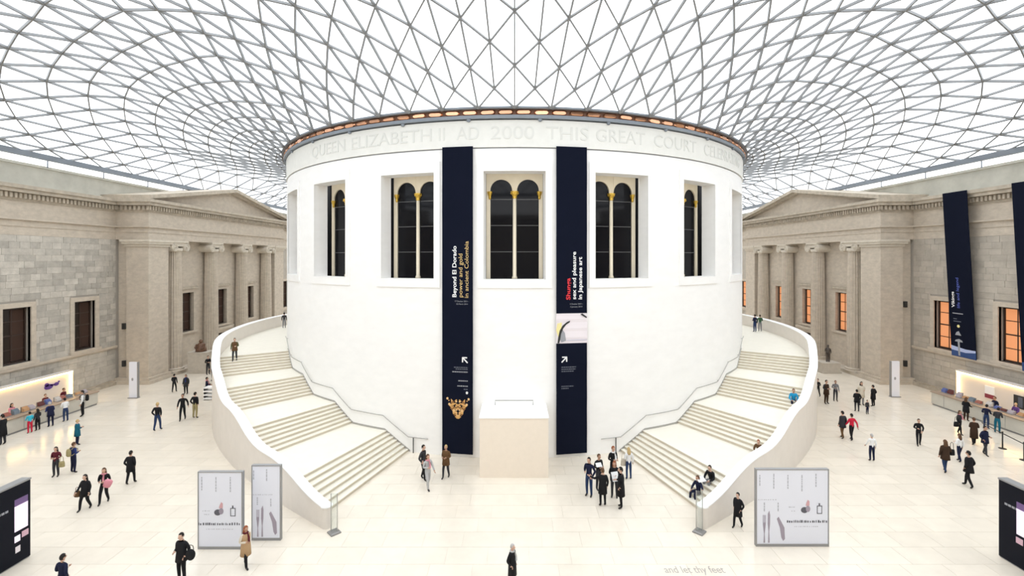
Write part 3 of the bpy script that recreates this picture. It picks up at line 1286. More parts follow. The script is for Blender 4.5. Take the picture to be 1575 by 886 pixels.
def staircase(s):
    side = 'left' if s < 0 else 'right'
    base = pol(24.5, s * 20, 0)
    root = empty('staircase', base)
    tag(root, 'broad cream stone staircase curving up around the %s side of the drum' % side, 'staircase', 'twin curved staircases')
    off = Vector(base)

    def sb(mb, name, m, parent=root, smooth=False):
        mb.v = [(x - off.x, y - off.y, z - off.z) for x, y, z in mb.v]
        return mb.build(name, m, parent, smooth)
    r_in = lambda a: r_out(abs(a)) - PT
    for k in range(4):
        b = FL0 + k * FLP
        d = FLW / NST
        for i in range(NST):
            z = RISE * k + RISE * (i + 1) / NST
            mb = MB()
            a0, a1 = b + i * d, b + (i + 1) * d
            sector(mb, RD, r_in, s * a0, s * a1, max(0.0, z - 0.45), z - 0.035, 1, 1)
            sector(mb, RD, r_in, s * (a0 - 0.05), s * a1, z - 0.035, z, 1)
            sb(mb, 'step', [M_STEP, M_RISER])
        mb = MB()
        a1 = b + FLP if k < 3 else A_END
        sector(mb, RD, r_in, s * (b + FLW), s * a1, 0 if k < 3 else RISE * 4 - 0.6, RISE * (k + 1) - 0.001, None)
        sb(mb, 'landing', M_STEP)
    # parapet wall with rounded end, white coping
    mb = MB()
    st = 16.2
    n = 90
    rings = []
    for i in range(n + 1):
        a = st + (A_END - st) * i / n
        rings.append([pol(r_out(a) - PT, s * a, 0), pol(r_out(a), s * a, 0), pol(r_out(a), s * a, zpar(a)), pol(r_out(a) - PT, s * a, zpar(a))])
    mb.rings(rings)
    c = pol(r_out(st) - PT / 2, s * st, 0)
    mb.lathe(c, [(PT / 2, 0), (PT / 2, zpar(st))], 20)
    par = sb(mb, 'parapet', M_PARAPET)
    mb = MB()
    rings = []
    for i in range(n + 1):
        a = st + (A_END - st) * i / n
        z = zpar(a)
        rings.append([pol(r_out(a) - PT - 0.04, s * a, z), pol(r_out(a) + 0.04, s * a, z), pol(r_out(a) + 0.04, s * a, z + 0.05), pol(r_out(a) - PT / 2, s * a, z + 0.075), pol(r_out(a) - PT - 0.04, s * a, z + 0.05)])
    mb.rings(rings)
    mb.lathe((c[0], c[1], zpar(st)), [(PT / 2 + 0.04, 0), (PT / 2 + 0.04, 0.05), (0.05, 0.075)], 20)
    sb(mb, 'coping', M_COPING, par)
    # wall handrail
    mb = MB()
    pts = []
    a = 14.0
    while a < 62:
        pts.append(pol(RD + 0.12, s * a, zs(a + 0.2) + 0.92))
        a += 0.35
    mb.tube(pts, 0.026, 6)
    hr = sb(mb, 'handrail', M_RAIL, root, True)
    for a in (14.2, 17.0, 23, 30, 35, 42, 47, 54, 59):
        mb = MB()
        p, q = pol(RD - 0.02, s * a, zs(a) + 0.86), pol(RD + 0.12, s * a, zs(a + 0.2) + 0.91)
        mb.tube([p, q], 0.018, 5)
        sb(mb, 'rail_bracket', M_RAIL, hr)
    mb = MB()
    p = pol(RD + 0.12, s * 16.6, 0)
    mb.tube([p, (p[0], p[1], 0.92)], 0.03, 6)
    sb(mb, 'rail_post', M_BLACKMET, hr)
    # dark skirting line where steps meet the drum
    mb = MB()
    rings = []
    for i in range(140):
        a = FL0 - 0.3 + i * (60 - FL0) / 139
        z = zs(a + 0.35)
        rings.append([pol(RD - 0.01, s * a, z), pol(RD + 0.03, s * a, z), pol(RD + 0.03, s * a, z + 0.1), pol(RD - 0.01, s * a, z + 0.1)])
    mb.rings(rings)
    sb(mb, 'skirting', M_RAIL)


staircase(-1)
staircase(1)

# low box against the drum, with rail line
rt = empty('entrance_box', (0, 26.0, 0))
tag(rt, 'plain cream box standing against the drum between the banners', 'box')
mb = MB()
mb.box(-1.83, 1.77, -1.3, 1.15, 0.0, 3.1)
mb.build('box_body', M_BOX, rt)
mb = MB()
mb.box(-1.86, 1.80, -1.33, 1.15, 3.1, 3.16)
mb.build('top_edge', M_DRUM, rt)
mb = MB()
mb.tube([(-1.1, 0.8, 3.16), (-1.1, 0.8, 3.42), (1.05, 0.8, 3.42), (1.05, 0.8, 3.16)], 0.03, 6)
mb.build('rail', M_RAIL, rt)

# ---------------------------------------------------------------- drum banners


def banner_root(a, label):
    o = empty('banner', pol(RD + 0.16, a, 0), R_(a))
    tag(o, label, 'banner')
    return o


def cloth(root, w, z0, z1, m=M_NAVY, name='cloth', x=0.0, t=0.03, y=0.0):
    mb = MB()
    n = 10
    rings = []
    for i in range(n + 1):
        z = z0 + (z1 - z0) * i / n
        b = 0.012 * math.sin(i * 2.1)
        rings.append([(x - w / 2, y + b, z), (x + w / 2, y + b, z), (x + w / 2, y + t + b, z), (x - w / 2, y + t + b, z)])
    mb.rings(rings)
    return mb.build(name, m, root)


def up_text(root, s, u, z0, length, h, m, y=-0.022):
    """lettering that reads upwards; u = baseline position"""
    return put_text(s, lambda a, v, d: (u - v * h, y, z0 + a * length), 'lettering', m, root)


def across_text(root, s, u0, u1, z, h, m, y=-0.022):
    return put_text(s, lambda a, v, d: (u0 + a * (u1 - u0), y, z + v * h), 'lettering', m, root)


def dashes(root, name, m, u0, u1, z, h, y=-0.02, rnd=random.Random(2), right=False):
    """a line of print too small to read"""
    mb = MB()
    u = u0
    while u < u1:
        w = rnd.uniform(0.04, 0.12)
        mb.box(u, min(u + w, u1), y - 0.002, y + 0.002, z, z + h)
        u += w + 0.025
    return mb.build(name, m, root)


def arrow(root, c, size, direc, y=-0.022):
    mb = MB()
    d = Vector((direc[0], 0, direc[1])).normalized()
    n = Vector((-d.z, 0, d.x))
    c = Vector((c[0], y, c[1]))
    Y = Vector((0, 0.003, 0))
    mb.obox(c, d * size * 0.5, n * size * 0.085, Y)
    tip = c + d * size * 0.5
    for e in (Vector((d.x, 0, 0)).normalized(), Vector((0, 0, d.z)).normalized()):
        mb.obox(tip - e * size * 0.3 , e * size * 0.34, Vector((e.z, 0, e.x)) * size * 0.085, Y)
    return mb.build('arrow', M_PWHITE, root)


b1 = banner_root(-9.05, 'tall navy banner lettered Beyond El Dorado with gold ornament on the drum')
c1 = cloth(b1, 1.82, 0.22, 17.92)
up_text(b1, 'Beyond El Dorado', -0.06, 9.25, 2.95, 0.34, M_PWHITE)
up_text(b1, 'power and gold', 0.30, 9.25, 2.5, 0.34, M_PGOLD)
up_text(b1, 'in ancient Colombia', 0.66, 9.22, 3.25, 0.34, M_PGOLD)
across_text(b1, '17 October 2013 –', -0.14, 0.68, 8.98, 0.11, M_PGREY)
across_text(b1, '23 March 2014', -0.06, 0.62, 8.82, 0.11, M_PGREY)
arrow(b1, (0.46, 5.63), 0.42, (-1, 1))
for z, u0, m in ((5.18, -0.2, M_PDGREY), (5.08, -0.1, M_PDGREY), (4.92, -0.3, M_PGREY), (4.41, 0.06, M_PGREY), (4.11, 0.0, M_PGREY), (3.93, 0.38, M_PDGREY)):
    dashes(b1, 'small_print', m, u0, 0.62, z, 0.06)
mb = MB()
mb.prism([(0.57 + 0.07 * math.cos(t * PI / 5), 3.76 + 0.08 * math.sin(t * PI / 5)) for t in range(10)], lambda u, w, d: (u, d, w), -0.024, -0.016)
mb.build('white_dot', M_PWHITE, b1)
# printed gold ornament: winged breastplate of many small curls
rg = random.Random(11)
mb = MB()
for i in range(85):
    t = rg.random() ** 0.8
    zz = 3.40 - t * 1.12
    half = 0.68 * (1 - t) ** 0.75 + 0.05
    if 0.5 < t < 0.75:
        half *= 0.8
    uu = rg.uniform(0, half)
    if t < 0.12 and 0.2 < uu < 0.36:
        continue
    r = rg.uniform(0.03, 0.065)
    mi = rg.choice([0, 0, 1, 2])
    for q in (-1, 1):
        mb.prism([(q * uu + 0.04 + r * math.cos(e * PI / 4), zz + r * 1.15 * math.sin(e * PI / 4)) for e in range(8)], lambda u, w, d: (u, d, w), -0.024 - 0.00006 * i, -0.014, mi)
mb.build('gold_ornament_print', [mat('amber_gold_print', (0.66, 0.37, 0.12)), mat('pale_gold_print', (0.80, 0.54, 0.26)), mat('deep_gold_print', (0.26, 0.11, 0.03))], b1)['kind'] = 'stuff'

b2 = banner_root(9.05, 'tall navy banner lettered Shunga with pale picture strip on the drum')
cloth(b2, 1.82, 8.32, 17.92)
cloth(b2, 1.82, 0.22, 6.6)
cloth(b2, 1.86, 6.6, 8.32, M_PPALE, 'picture_strip')
up_text(b2, 'Shunga', -0.10, 9.1, 1.25, 0.34, M_PRED)
up_text(b2, 'sex and pleasure', 0.24, 9.12, 2.75, 0.32, M_PWHITE)
up_text(b2, 'in Japanese art', 0.60, 9.12, 2.45, 0.32, M_PWHITE)
across_text(b2, '3 October 2013 –', -0.12, 0.66, 8.82, 0.11, M_PGREY)
across_text(b2, '5 January 2014', -0.1, 0.62, 8.66, 0.11, M_PGREY)
mb = MB()
F2 = lambda u, w, d: (u, d, w)
mb.prism([(-0.93, 7.35), (-0.86, 7.75), (-0.6, 7.8), (-0.62, 7.3), (-0.8, 6.95)], F2, -0.026, -0.015, 1)
mb.prism([(-0.6, 7.45), (-0.42, 7.2), (-0.35, 6.75), (-0.62, 6.66), (-0.72, 6.9)], F2, -0.028, -0.015, 2)
pr = [(-0.85, 6.62), (-0.8, 7.0), (-0.72, 7.35), (-0.55, 7.62), (-0.3, 7.82), (-0.1, 7.9), (-0.14, 7.8), (-0.34, 7.68), (-0.52, 7.45), (-0.64, 7.15), (-0.7, 6.8), (-0.76, 6.62)]
for i in range(5):
    a, b, c, d = pr[i], pr[i + 1], pr[10 - i], pr[11 - i]
    mb.prism([a, b, c, d], F2, -0.032, -0.015, 0)
mb.prism([(0.5, 8.25), (0.62, 8.3), (0.9, 8.1), (0.86, 8.03), (0.66, 8.15)], F2, -0.03, -0.015, 0)
mb.box(-0.3, 0.9, -0.024, -0.016, 6.74, 6.8, 3)
mb.build('picture_print', [M_PBLACK, M_PYEL, M_PGREY, mat('lilac_print', (0.62, 0.6, 0.68))], b2)
arrow(b2, (-0.46, 5.66), 0.42, (1, 1))
for z, u1, m in ((5.2, 0.25, M_PDGREY), (5.08, 0.22, M_PDGREY), (4.96, 0.1, M_PDGREY), (4.1, 0.1, M_PDGREY), (3.98, -0.2, M_PDGREY)):
    dashes(b2, 'small_print', m, -0.62, u1, z, 0.06)

# ---------------------------------------------------------------- banners hanging on the right facade


def wall_banner(y_far, y_near, label):
    o = empty('banner', (35.6, (y_far + y_near) / 2, 3.45))
    tag(o, label, 'banner')
    W = y_far - y_near
    H = 13.4
    # u: 0 at far edge growing towards the viewer, v height; leans out at the top under the cornice
    fn = lambda u, v, d: (0.72 - 0.72 * v / H * 1.08 - d, W / 2 - u, v)
    mb = MB()
    mb.prism([(0, 0), (W, 0), (W, H), (0, H)], fn, -0.02, 0.02)
    mb.build('cloth', M_NAVY, o)
    return o, fn, W


v1, fn, W = wall_banner(39.2, 37.1, 'navy banner lettered Vikings hanging on the right facade')
put_text('Vikings', lambda a, v, d: fn(0.52 - v * 0.36, 4.0 + a * 1.3, 0.03), 'lettering', M_PWHITE, v1)
put_text('life and legend', lambda a, v, d: fn(0.98 - v * 0.36, 4.0 + a * 2.45, 0.03), 'lettering', M_PBLUE, v1)


def flat(root, fn, name, m, pts, d=0.028):
    mb = MB()
    mb.prism(pts, fn, d - 0.008, d)
    return mb.build(name, m, root)


for v, u0, u1, m in ((3.5, 0.3, 1.2, M_PGREY), (3.05, 0.35, 0.65, M_PDGREY), (2.85, 0.35, 1.0, M_PDGREY)):
    flat(v1, fn, 'small_print', m, [(u0, v), (u1, v), (u1, v + 0.07), (u0, v + 0.07)])
flat(v1, fn, 'yellow_dot', M_PYEL, [(0.75 + 0.12 * math.cos(t * PI / 5), 2.5 + 0.12 * math.sin(t * PI / 5)) for t in range(10)])
flat(v1, fn, 'white_mark', M_PGREY, [(0.42, 1.75), (0.95, 1.75), (0.75, 2.1), (0.55, 2.0)])
flat(v1, fn, 'sword_guard', M_PGREY, [(0.36, 1.22), (1.05, 1.22), (1.0, 1.36), (0.75, 1.46), (0.45, 1.36)])
flat(v1, fn, 'sword_blade', M_PGREY, [(0.62, 0.1), (0.78, 0.1), (0.78, 1.22), (0.62, 1.22)], 0.034)
flat(v1, fn, 'blue_water', mat('deep_blue_print', (0.02, 0.06, 0.2)), [(0.01, 0.02), (W - 0.01, 0.02), (W - 0.01, 0.62), (0.01, 0.62)])
flat(v1, fn, 'wave_foam', mat('pale_blue_print', (0.45, 0.52, 0.75)), [(0.02, 0.5), (W * 0.6, 0.42), (W - 0.02, 0.55), (W - 0.02, 0.72), (W * 0.6, 0.7), (0.02, 0.85)], 0.031)
v2, fn2, W2 = wall_banner(33.75, 31.65, 'navy banner cut by the right picture edge on the facade')
flat(v2, fn2, 'blue_water', MATS['deep_blue_print'], [(0.01, 0.02), (W - 0.01, 0.02), (W - 0.01, 0.62), (0.01, 0.62)])

# ---------------------------------------------------------------- information desks


ORD = 'first second third fourth fifth sixth seventh eighth ninth tenth eleventh twelfth thirteenth'.split()


def desk(s):
    side = 'left' if s < 0 else 'right'
    # backlit screen wall
    r = empty('lit_screen_wall', (s * 35.4, 33.5, 0))
    tag(r, 'warmly lit low screen wall behind the %s information desk' % side, 'screen wall')
    y0, y1 = -6.5, 4.2
    mb = MB()
    bx(mb, s, 0.0, 0.3, y0, y1, 0, 2.5)
    mb.build('panel', M_LITWALL, r)
    mb = MB()
    bx(mb, s, -0.16, 0.3, y0, y1 + 0.05, 2.5, 2.58)
    mb.build('top_lip', M_LITWALL, r)
    mb = MB()
    bx(mb, s, -0.12, -0.05, y0, y1, 2.42, 2.49)
    mb.build('light_strip', M_STRIP, r)
    mb = MB()
    bx(mb, s, -0.12, 0.0, y1 - 0.1, y1 - 0.02, 0.7, 2.42)
    mb.build('light_strip', M_STRIP, r)
    if s < 0:
        mb = MB()
        for (y, z, ry, rz) in ((2.35, 1.72, 0.34, 0.2), (2.2, 1.9, 0.16, 0.14), (2.95, 1.78, 0.2, 0.13), (2.65, 1.8, 0.22, 0.06), (3.15, 1.92, 0.07, 0.07)):
            mb.prism([(y + ry * math.cos(t * PI / 7), z + rz * math.sin(t * PI / 7)) for t in range(14)], lambda u, w, d: (s * d, u, w), -0.03, 0.0)
        mb.build('purple_emblem', M_PURPLE, r)
    else:
        mb = MB()
        bx(mb, s, -0.04, 0, 1.3, 2.0, 1.35, 1.95, 0)
        bx(mb, s, -0.045, 0, 1.3, 2.0, 1.05, 1.35, 1)
        mb.build('small_poster', [M_PWHITE, mat('dark_red_print', (0.25, 0.03, 0.05))], r)
        mb = MB()
        bx(mb, s, -0.04, 0, -0.75, -0.05, 0.95, 1.85)
        bx(mb, s, -0.05, 0, -0.65, -0.35, 1.05, 1.75, 1)
        mb.build('small_poster', [M_PBLACK, M_PDGREY], r)
    # counter
    c = empty('information_counter', (s * 33.2, 33.5, 0))
    tag(c, 'long pale stone information counter in front of the %s lit screen' % side, 'counter')
    mb = MB()
    bx(mb, s, -0.45, 0.45, -6.5, 3.6, 0.12, 0.98)
    mb.build('counter_body', M_COUNTER, c)
    mb = MB()
    bx(mb, s, -0.4, 0.4, -6.5, 3.55, 0, 0.12)
    mb.build('kick_plate', M_FRAME, c)
    mb = MB()
    bx(mb, s, -0.52, 0.5, -6.5, 3.65, 0.98, 1.05)
    mb.build('counter_top', M_CTOP, c)
    for i in range(1, 7):
        mb = MB()
        bx(mb, s, -0.46, -0.44, -6.5 + i * 1.5, -6.48 + i * 1.5, 0.14, 0.96)
        mb.build('panel_joint', M_FRAME, c)
    # leaflets and boxes on the counter
    rn = random.Random(4 + s)
    colz = [(0.5, 0.45, 0.5), (0.12, 0.16, 0.4), (0.42, 0.16, 0.12), (0.6, 0.35, 0.18), (0.15, 0.05, 0.05), (0.65, 0.62, 0.6), (0.2, 0.25, 0.3)]
    for i in range(13):
        yy = 36.6 - i * 0.56 + rn.uniform(-0.1, 0.1)
        q = empty('leaflet_rack', (s * (33.25 + rn.uniform(0, 0.15)), yy, 1.05))
        h = rn.uniform(0.14, 0.34)
        col = colz[(i * 3 + (1 if s > 0 else 0)) % 7]
        nm = ['mauve', 'blue', 'rust', 'orange', 'dark brown', 'white', 'slate'][(i * 3 + (1 if s > 0 else 0)) % 7]
        m = mat('leaflet_' + nm.replace(' ', '_'), col, rough=0.7)
        mb = MB()
        bx(mb, s, -0.14, 0.14, -0.2, 0.2, 0, 0.05)
        bx(mb, s, 0.1, 0.13, -0.2, 0.2, 0.05, h + 0.06)
        mb.build('rack', M_FRAME, q)
        mb = MB()
        for e in range(3):
            bx(mb, s, -0.1 + e * 0.065, -0.05 + e * 0.065, -0.18 + 0.0 * e, 0.18, 0.05, 0.05 + h * (0.6 + 0.2 * e))
        mb.build('leaflets', m, q)
        tag(q, '%s leaflet rack, %s from the far end of the %s information counter' % (nm, ORD[i], side), 'leaflet rack', 'leaflets on the %s counter' % side)


desk(-1)
desk(1)

# ---------------------------------------------------------------- free standing boards
BR = random.Random(21)


def vbar(mb, u0, u1, z0, z1, mi, y=-0.006):
    mb.box(u0, u1, y, 0.002, z0, z1, mi)


def poster_print(root, W, parts):
    """flat print on a board, one part per printed motif"""
    PM = [M_POSTERL, mat('cutlery_print', (0.34, 0.30, 0.36)), M_POSTERR, mat('charcoal_print', (0.10, 0.10, 0.12))]
    AX = lambda a, b, d: (a, d, b)
    disc = lambda mb, u, z, ru, rz, mi, n=12, d=-0.006: mb.prism([(u + ru * math.cos(t * 2 * PI / n), z + rz * math.sin(t * 2 * PI / n)) for t in range(n)], AX, d, 0.002, mi)

    def done(mb, name, stuff=False):
        o = mb.build(name, PM, root)
        o.location = (0, 0.028, 0)
        if stuff:
            o['kind'] = 'stuff'
    for p in parts:
        k, u = p[0], p[1]
        mb = MB()
        if k == 'col':          # a column of vertical small lettering
            z1, L = p[2], p[3]
            z = z1
            while z > z1 - L:
                h = BR.uniform(0.05, 0.13)
                vbar(mb, u - 0.02, u + 0.02, z - h, z, 0)
                z -= h + 0.025
            done(mb, 'small_lettering', True)
        elif k == 'row':
            u1, z, h, mi = p[2:6]
            while u < u1:
                w = BR.uniform(0.02, 0.06)
                vbar(mb, u, u + w, z, z + h * BR.uniform(0.6, 1.0), mi)
                u += w + BR.uniform(0.02, 0.06)
            done(mb, 'small_lettering', True)
        elif k == 'fork':
            mb.prism([(u - 0.03, 0.15), (u + 0.03, 0.15), (u + 0.012, 0.5), (u + 0.055, 0.88), (u + 0.055, 1.25), (u + 0.035, 1.25), (u + 0.035, 0.95), (u + 0.01, 0.95), (u + 0.01, 1.25),
                      (u - 0.01, 1.25), (u - 0.01, 0.95), (u - 0.035, 0.95), (u - 0.035, 1.25), (u - 0.055, 1.25), (u - 0.055, 0.88), (u - 0.012, 0.5)], AX, -0.006, 0.002, 1)
            done(mb, 'fork_picture')
        elif k == 'knife':
            mb.prism([(u - 0.03, 0.15), (u + 0.03, 0.15), (u + 0.015, 0.6), (u + 0.045, 0.9), (u + 0.05, 1.25), (u + 0.02, 1.42), (u - 0.04, 1.3), (u - 0.045, 0.9), (u - 0.015, 0.6)], AX, -0.006, 0.002, 1)
            done(mb, 'knife_picture')
        elif k == 'spoon':
            mb.prism([(u - 0.2, 1.1), (u - 0.13, 1.18), (u - 0.02, 0.98), (u + 0.1, 0.75), (u + 0.12, 0.3), (u + 0.05, 0.22), (u - 0.02, 0.35), (u - 0.08, 0.75)], AX, -0.006, 0.002, 1)
            done(mb, 'napkin_picture')
        elif k == 'cup':
            disc(mb, u, 1.45, 0.14, 0.12, 3)
            done(mb, 'cup_picture')
            mb = MB()
            disc(mb, u + 0.14, 1.5, 0.09, 0.13, 1, 10, -0.007)
            done(mb, 'jug_picture')
            mb = MB()
            mb.prism([(u + 0.05, 1.62), (u + 0.2, 1.62), (u + 0.2, 1.8), (u + 0.14, 1.86), (u + 0.08, 1.74)], AX, -0.006, 0.002, 2)
            done(mb, 'flower_picture')
        elif k == 'bottle':
            for (a, b, c, d) in ((u - 0.1, u - 0.075, 1.3, 1.62), (u + 0.08, u + 0.105, 1.3, 1.62), (u - 0.1, u + 0.105, 1.3, 1.325), (u - 0.1, u + 0.105, 1.6, 1.625), (u - 0.03, u + 0.02, 1.62, 1.72)):
                vbar(mb, a, b, c, d, 3)
            done(mb, 'bottle_picture')


def poster(x0, x1, y, z1, label, parts, thick=0.16):
    r = empty('poster_board', ((x0 + x1) / 2, y, 0))
    tag(r, label, 'poster board')
    W = x1 - x0
    mb = MB()
    f = 0.035
    mb.box(-W / 2 - f, W / 2 + f, 0.012, thick, 0.0, 0.1)
    mb.box(-W / 2 - f, W / 2 + f, 0.012, thick, z1, z1 + f)
    mb.box(-W / 2 - f, -W / 2, 0.012, thick, 0.1, z1)
    mb.box(W / 2, W / 2 + f, 0.012, thick, 0.1, z1)
    mb.build('frame', M_FRAME, r)
    mb = MB()
    mb.box(-W / 2, W / 2, 0.03, thick - 0.02, 0.1, z1)
    pn = mb.build('panel', M_POSTER, r)
    poster_print(r, W, [(p[0],) + tuple((q - W / 2 if i in p[-1] else q) for i, q in enumerate(p[1:-1])) for p in parts])


U0, U01 = (0,), (0, 1)
poster(-12.48, -10.78, 18.62, 3.03, 'white poster board with cup and bottle pictures, beside the left parapet', [
    ('col', 0.12, 2.85, 0.5, U0), ('col', 0.68, 2.85, 0.6, U0), ('col', 1.25, 2.85, 0.55, U0), ('cup', 0.75, U0), ('bottle', 1.35, U0),
    ('row', 0.15, 0.4, 1.5, 0.03, 0, U01), ('row', 0.22, 0.38, 1.36, 0.03, 0, U01), ('row', 0.0, 1.65, 0.95, 0.1, 3, U01), ('row', 0.3, 1.4, 0.78, 0.03, 0, U01)])
poster(-10.68, -9.56, 19.2, 3.03, 'narrower white poster board with fork and knife picture, beside the left parapet', [
    ('col', 0.05, 2.85, 0.3, U0), ('col', 0.58, 2.9, 0.5, U0), ('col', 0.2, 1.75, 0.3, U0), ('col', 0.75, 1.7, 0.3, U0),
    ('fork', 0.22, U0), ('knife', 0.4, U0), ('spoon', 0.88, U0), ('row', 0.02, 0.8, 1.85, 0.03, 0, U01)])
poster(9.66, 12.5, 18.8, 3.05, 'wide white poster board with cutlery and cup pictures on the right', [
    ('col', 0.12, 2.85, 0.35, U0), ('col', 0.68, 2.9, 0.55, U0), ('col', 1.24, 2.85, 0.55, U0), ('col', 1.8, 2.85, 0.65, U0), ('col', 2.36, 2.9, 0.5, U0),
    ('fork', 0.3, U0), ('knife', 0.48, U0), ('spoon', 1.0, U0), ('row', 0.05, 0.75, 1.85, 0.03, 0, U01), ('col', 0.3, 1.75, 0.25, U0), ('col', 0.85, 1.75, 0.3, U0),
    ('cup', 1.9, U0), ('bottle', 2.5, U0), ('row', 1.28, 1.52, 1.55, 0.03, 0, U01), ('row', 1.38, 1.5, 1.4, 0.03, 0, U01), ('row', 1.2, 2.8, 0.95, 0.1, 3, U01), ('row', 1.5, 2.4, 0.78, 0.03, 0, U01)])


def black_board(s):
    side = 'left' if s < 0 else 'right'
    r = empty('notice_board', (s * 18.8, 16.2, 0))
    tag(r, 'tall black notice board with lilac posters at the %s picture edge' % side, 'notice board')
    L = 2.0
    mb = MB()
    bx(mb, s, -0.13, 0.2, -L, L, 0.05, 2.98)
    mb.build('board', M_BOARD, r)
    mb = MB()
    bx(mb, s, -0.15, 0.22, -L - 0.02, L + 0.02, 2.98, 3.04)
    mb.build('edge_trim', M_FRAME, r)
    mb = MB()
    bx(mb, s, -0.1, 0.17, -L, L, 0.0, 0.05)
    mb.build('base_strip', M_FRAME, r)
    o = 0.0 if s < 0 else -0.55
    for nm, m, a, b, c, d in (('lilac_poster', M_SCREENW, 1.42, 1.9, 1.25, 2.2), ('purple_poster', M_SCREENP, 1.42, 1.9, 2.2, 2.45), ('pink_poster', M_SCREENR, 1.68, 1.92, 0.92, 1.14), ('lilac_poster', M_SCREENW, 1.42, 1.62, 0.85, 1.08), ('cream_poster', M_PPALE, 1.45, 1.62, 0.45, 0.68)):
        mb = MB()
        bx(mb, s, -0.14, -0.12, a + o, b + o, c, d)
        mb.build(nm, m, r)
    mb = MB()
    y = 1.2 if s < 0 else 1.78
    for i in range(6):
        bx(mb, s, -0.138, -0.125, y - 0.1, y, 2.12, 2.2)
        y -= 0.13
    mb.build('heading_print', M_PGREY, r)


black_board(-1)
black_board(1)


def slim_sign(x, y, label, s):
    r = empty('sign_totem', (x, y, 0))
    tag(r, label, 'sign', 'slim white signs by the porticoes')
    mb = MB()
    mb.box(-0.33, 0.33, -0.08, 0.08, 0.06, 2.95)
    mb.build('panel', M_POSTER, r)
    mb = MB()
    mb.box(0.33 if s < 0 else -0.39, 0.39 if s < 0 else -0.33, -0.09, 0.09, 0.0, 2.97)
    mb.build('edge_strip', M_FRAME, r)
    mb = MB()
    mb.box(-0.4, 0.4, -0.15, 0.15, 0, 0.06)
    mb.build('base', M_FRAME, r)
    mb = MB()
    mb.prism([(-0.05 + 0.09 * math.cos(t * PI / 4), 1.55 + 0.13 * math.sin(t * PI / 4)) for t in range(8)], lambda a, b, d: (a, d, b), -0.086, -0.078)
    mb.build('symbol', M_PGREY, r)


slim_sign(-31.3, 38.8, 'slim white sign totem in front of the left portico pilaster', -1)
slim_sign(31.5, 39.1, 'slim white sign totem in front of the right portico pilaster', 1)


def glass_sign(x, y, h, label):
    r = empty('glass_sign_stand', (x, y, 0))
    tag(r, label, 'sign stand', 'glass sign stands at the stair ends')
    mb = MB()
    n = 4
    mb.lathe((0, 0, 0), [(0.3, 0), (0.3, 0.05), (0.22, 0.09)], 4)
    mb.build('base_plate', M_PLATE, r)
    mb = MB()
    mb.box(-0.12, 0.12, -0.012, 0.012, 0.07, h)
    mb.build('glass_panel', M_CLEAR, r)
    for q in (-0.13, 0.13):
        mb = MB()
        mb.box(q - 0.012, q + 0.012, -0.02, 0.02, 0.07, h)
        mb.build('edge_strip', M_RAIL, r)


glass_sign(-7.55, 19.75, 1.65, 'clear glass sign stand at the foot of the left parapet')
glass_sign(7.75, 19.8, 1.75, 'clear glass sign stand at the foot of the right parapet')


def plinth(s):
    x, y = s * 31.6, 47.6
    w, h = (0.95, 2.1) if s < 0 else (0.85, 1.05)
    r = empty('statue_plinth', (x, y, 0))
    tag(r, '%s stone plinth in front of the %s portico' % ('tall' if s < 0 else 'low', 'left' if s < 0 else 'right'), 'plinth')
    mb = MB()
    mb.box(-w, w, -0.6, 0.6, 0.15, h - 0.12)
    mb.build('block', M_PLINTH, r)
    mb = MB()
    mb.box(-w - 0.08, w + 0.08, -0.68, 0.68, 0, 0.15)
    mb.box(-w - 0.05, w + 0.05, -0.65, 0.65, h - 0.12, h)
    mb.build('moulding', M_PLINTH, r)
    t = empty('statue', (x, y, h))
    tag(t, ('brown seated stone figure on the left plinth' if s < 0 else 'slender dark bronze figure on the right plinth'), 'statue')
    mb = MB()
    if s < 0:
        mb.lathe((0, 0, 0), [(0.5, 0), (0.48, 0.25), (0.36, 0.5), (0.38, 0.72), (0.2, 0.86)], 12)
        mb.ball((0, -0.05, 1.02), (0.16, 0.18, 0.2), 10, 8)
        mb.tube([(-0.35, -0.1, 0.7), (-0.42, -0.3, 0.4), (-0.2, -0.45, 0.3)], [0.11, 0.09, 0.07], 7)
        mb.tube([(0.35, -0.1, 0.7), (0.42, -0.3, 0.4), (0.2, -0.45, 0.3)], [0.11, 0.09, 0.07], 7)
        mb.build('figure', M_BRONZEST, t, True)
    else:
        mb.tube([(0.1, 0, 0), (0.1, -0.03, 0.45), (0.07, 0, 0.85)], [0.08, 0.09, 0.13], 8)
        mb.tube([(-0.1, 0.03, 0), (-0.1, 0, 0.45), (-0.07, 0, 0.85)], [0.08, 0.09, 0.13], 8)
        mb.lathe((0, 0, 0), [(0.2, 0.8), (0.17, 1.0), (0.22, 1.3), (0.1, 1.42), (0.07, 1.5)], 10)
        mb.ball((0, -0.02, 1.6), (0.09, 0.11, 0.13), 10, 8)
        mb.tube([(0.2, 0, 1.3), (0.28, 0, 1.05), (0.2, -0.15, 0.9)], [0.07, 0.05, 0.04], 7)
        mb.tube([(-0.2, 0, 1.3), (-0.3, -0.05, 1.1), (-0.25, -0.2, 1.3)], [0.07, 0.05, 0.04], 7)
        mb.build('figure', mat('dark_bronze_figure', (0.07, 0.055, 0.045), rough=0.5), t, True)


plinth(-1)
plinth(1)

# slatted rack beside the left stair wall
r = empty('slatted_bench', floor_pt(324, 614))
tag(r, 'small white slatted rack beside the outside of the left stair wall', 'rack')
for x in (-0.38, 0.38):
    mb = MB()
    mb.box(x - 0.03, x + 0.03, -0.25, 0.25, 0, 1.05)
    mb.build('side_frame', M_BLACKMET, r)
for i in range(4):
    mb = MB()
    mb.box(-0.42, 0.42, -0.28, 0.28, 0.06 + i * 0.29, 0.17 + i * 0.29)
    mb.build('slat', M_COPING, r)

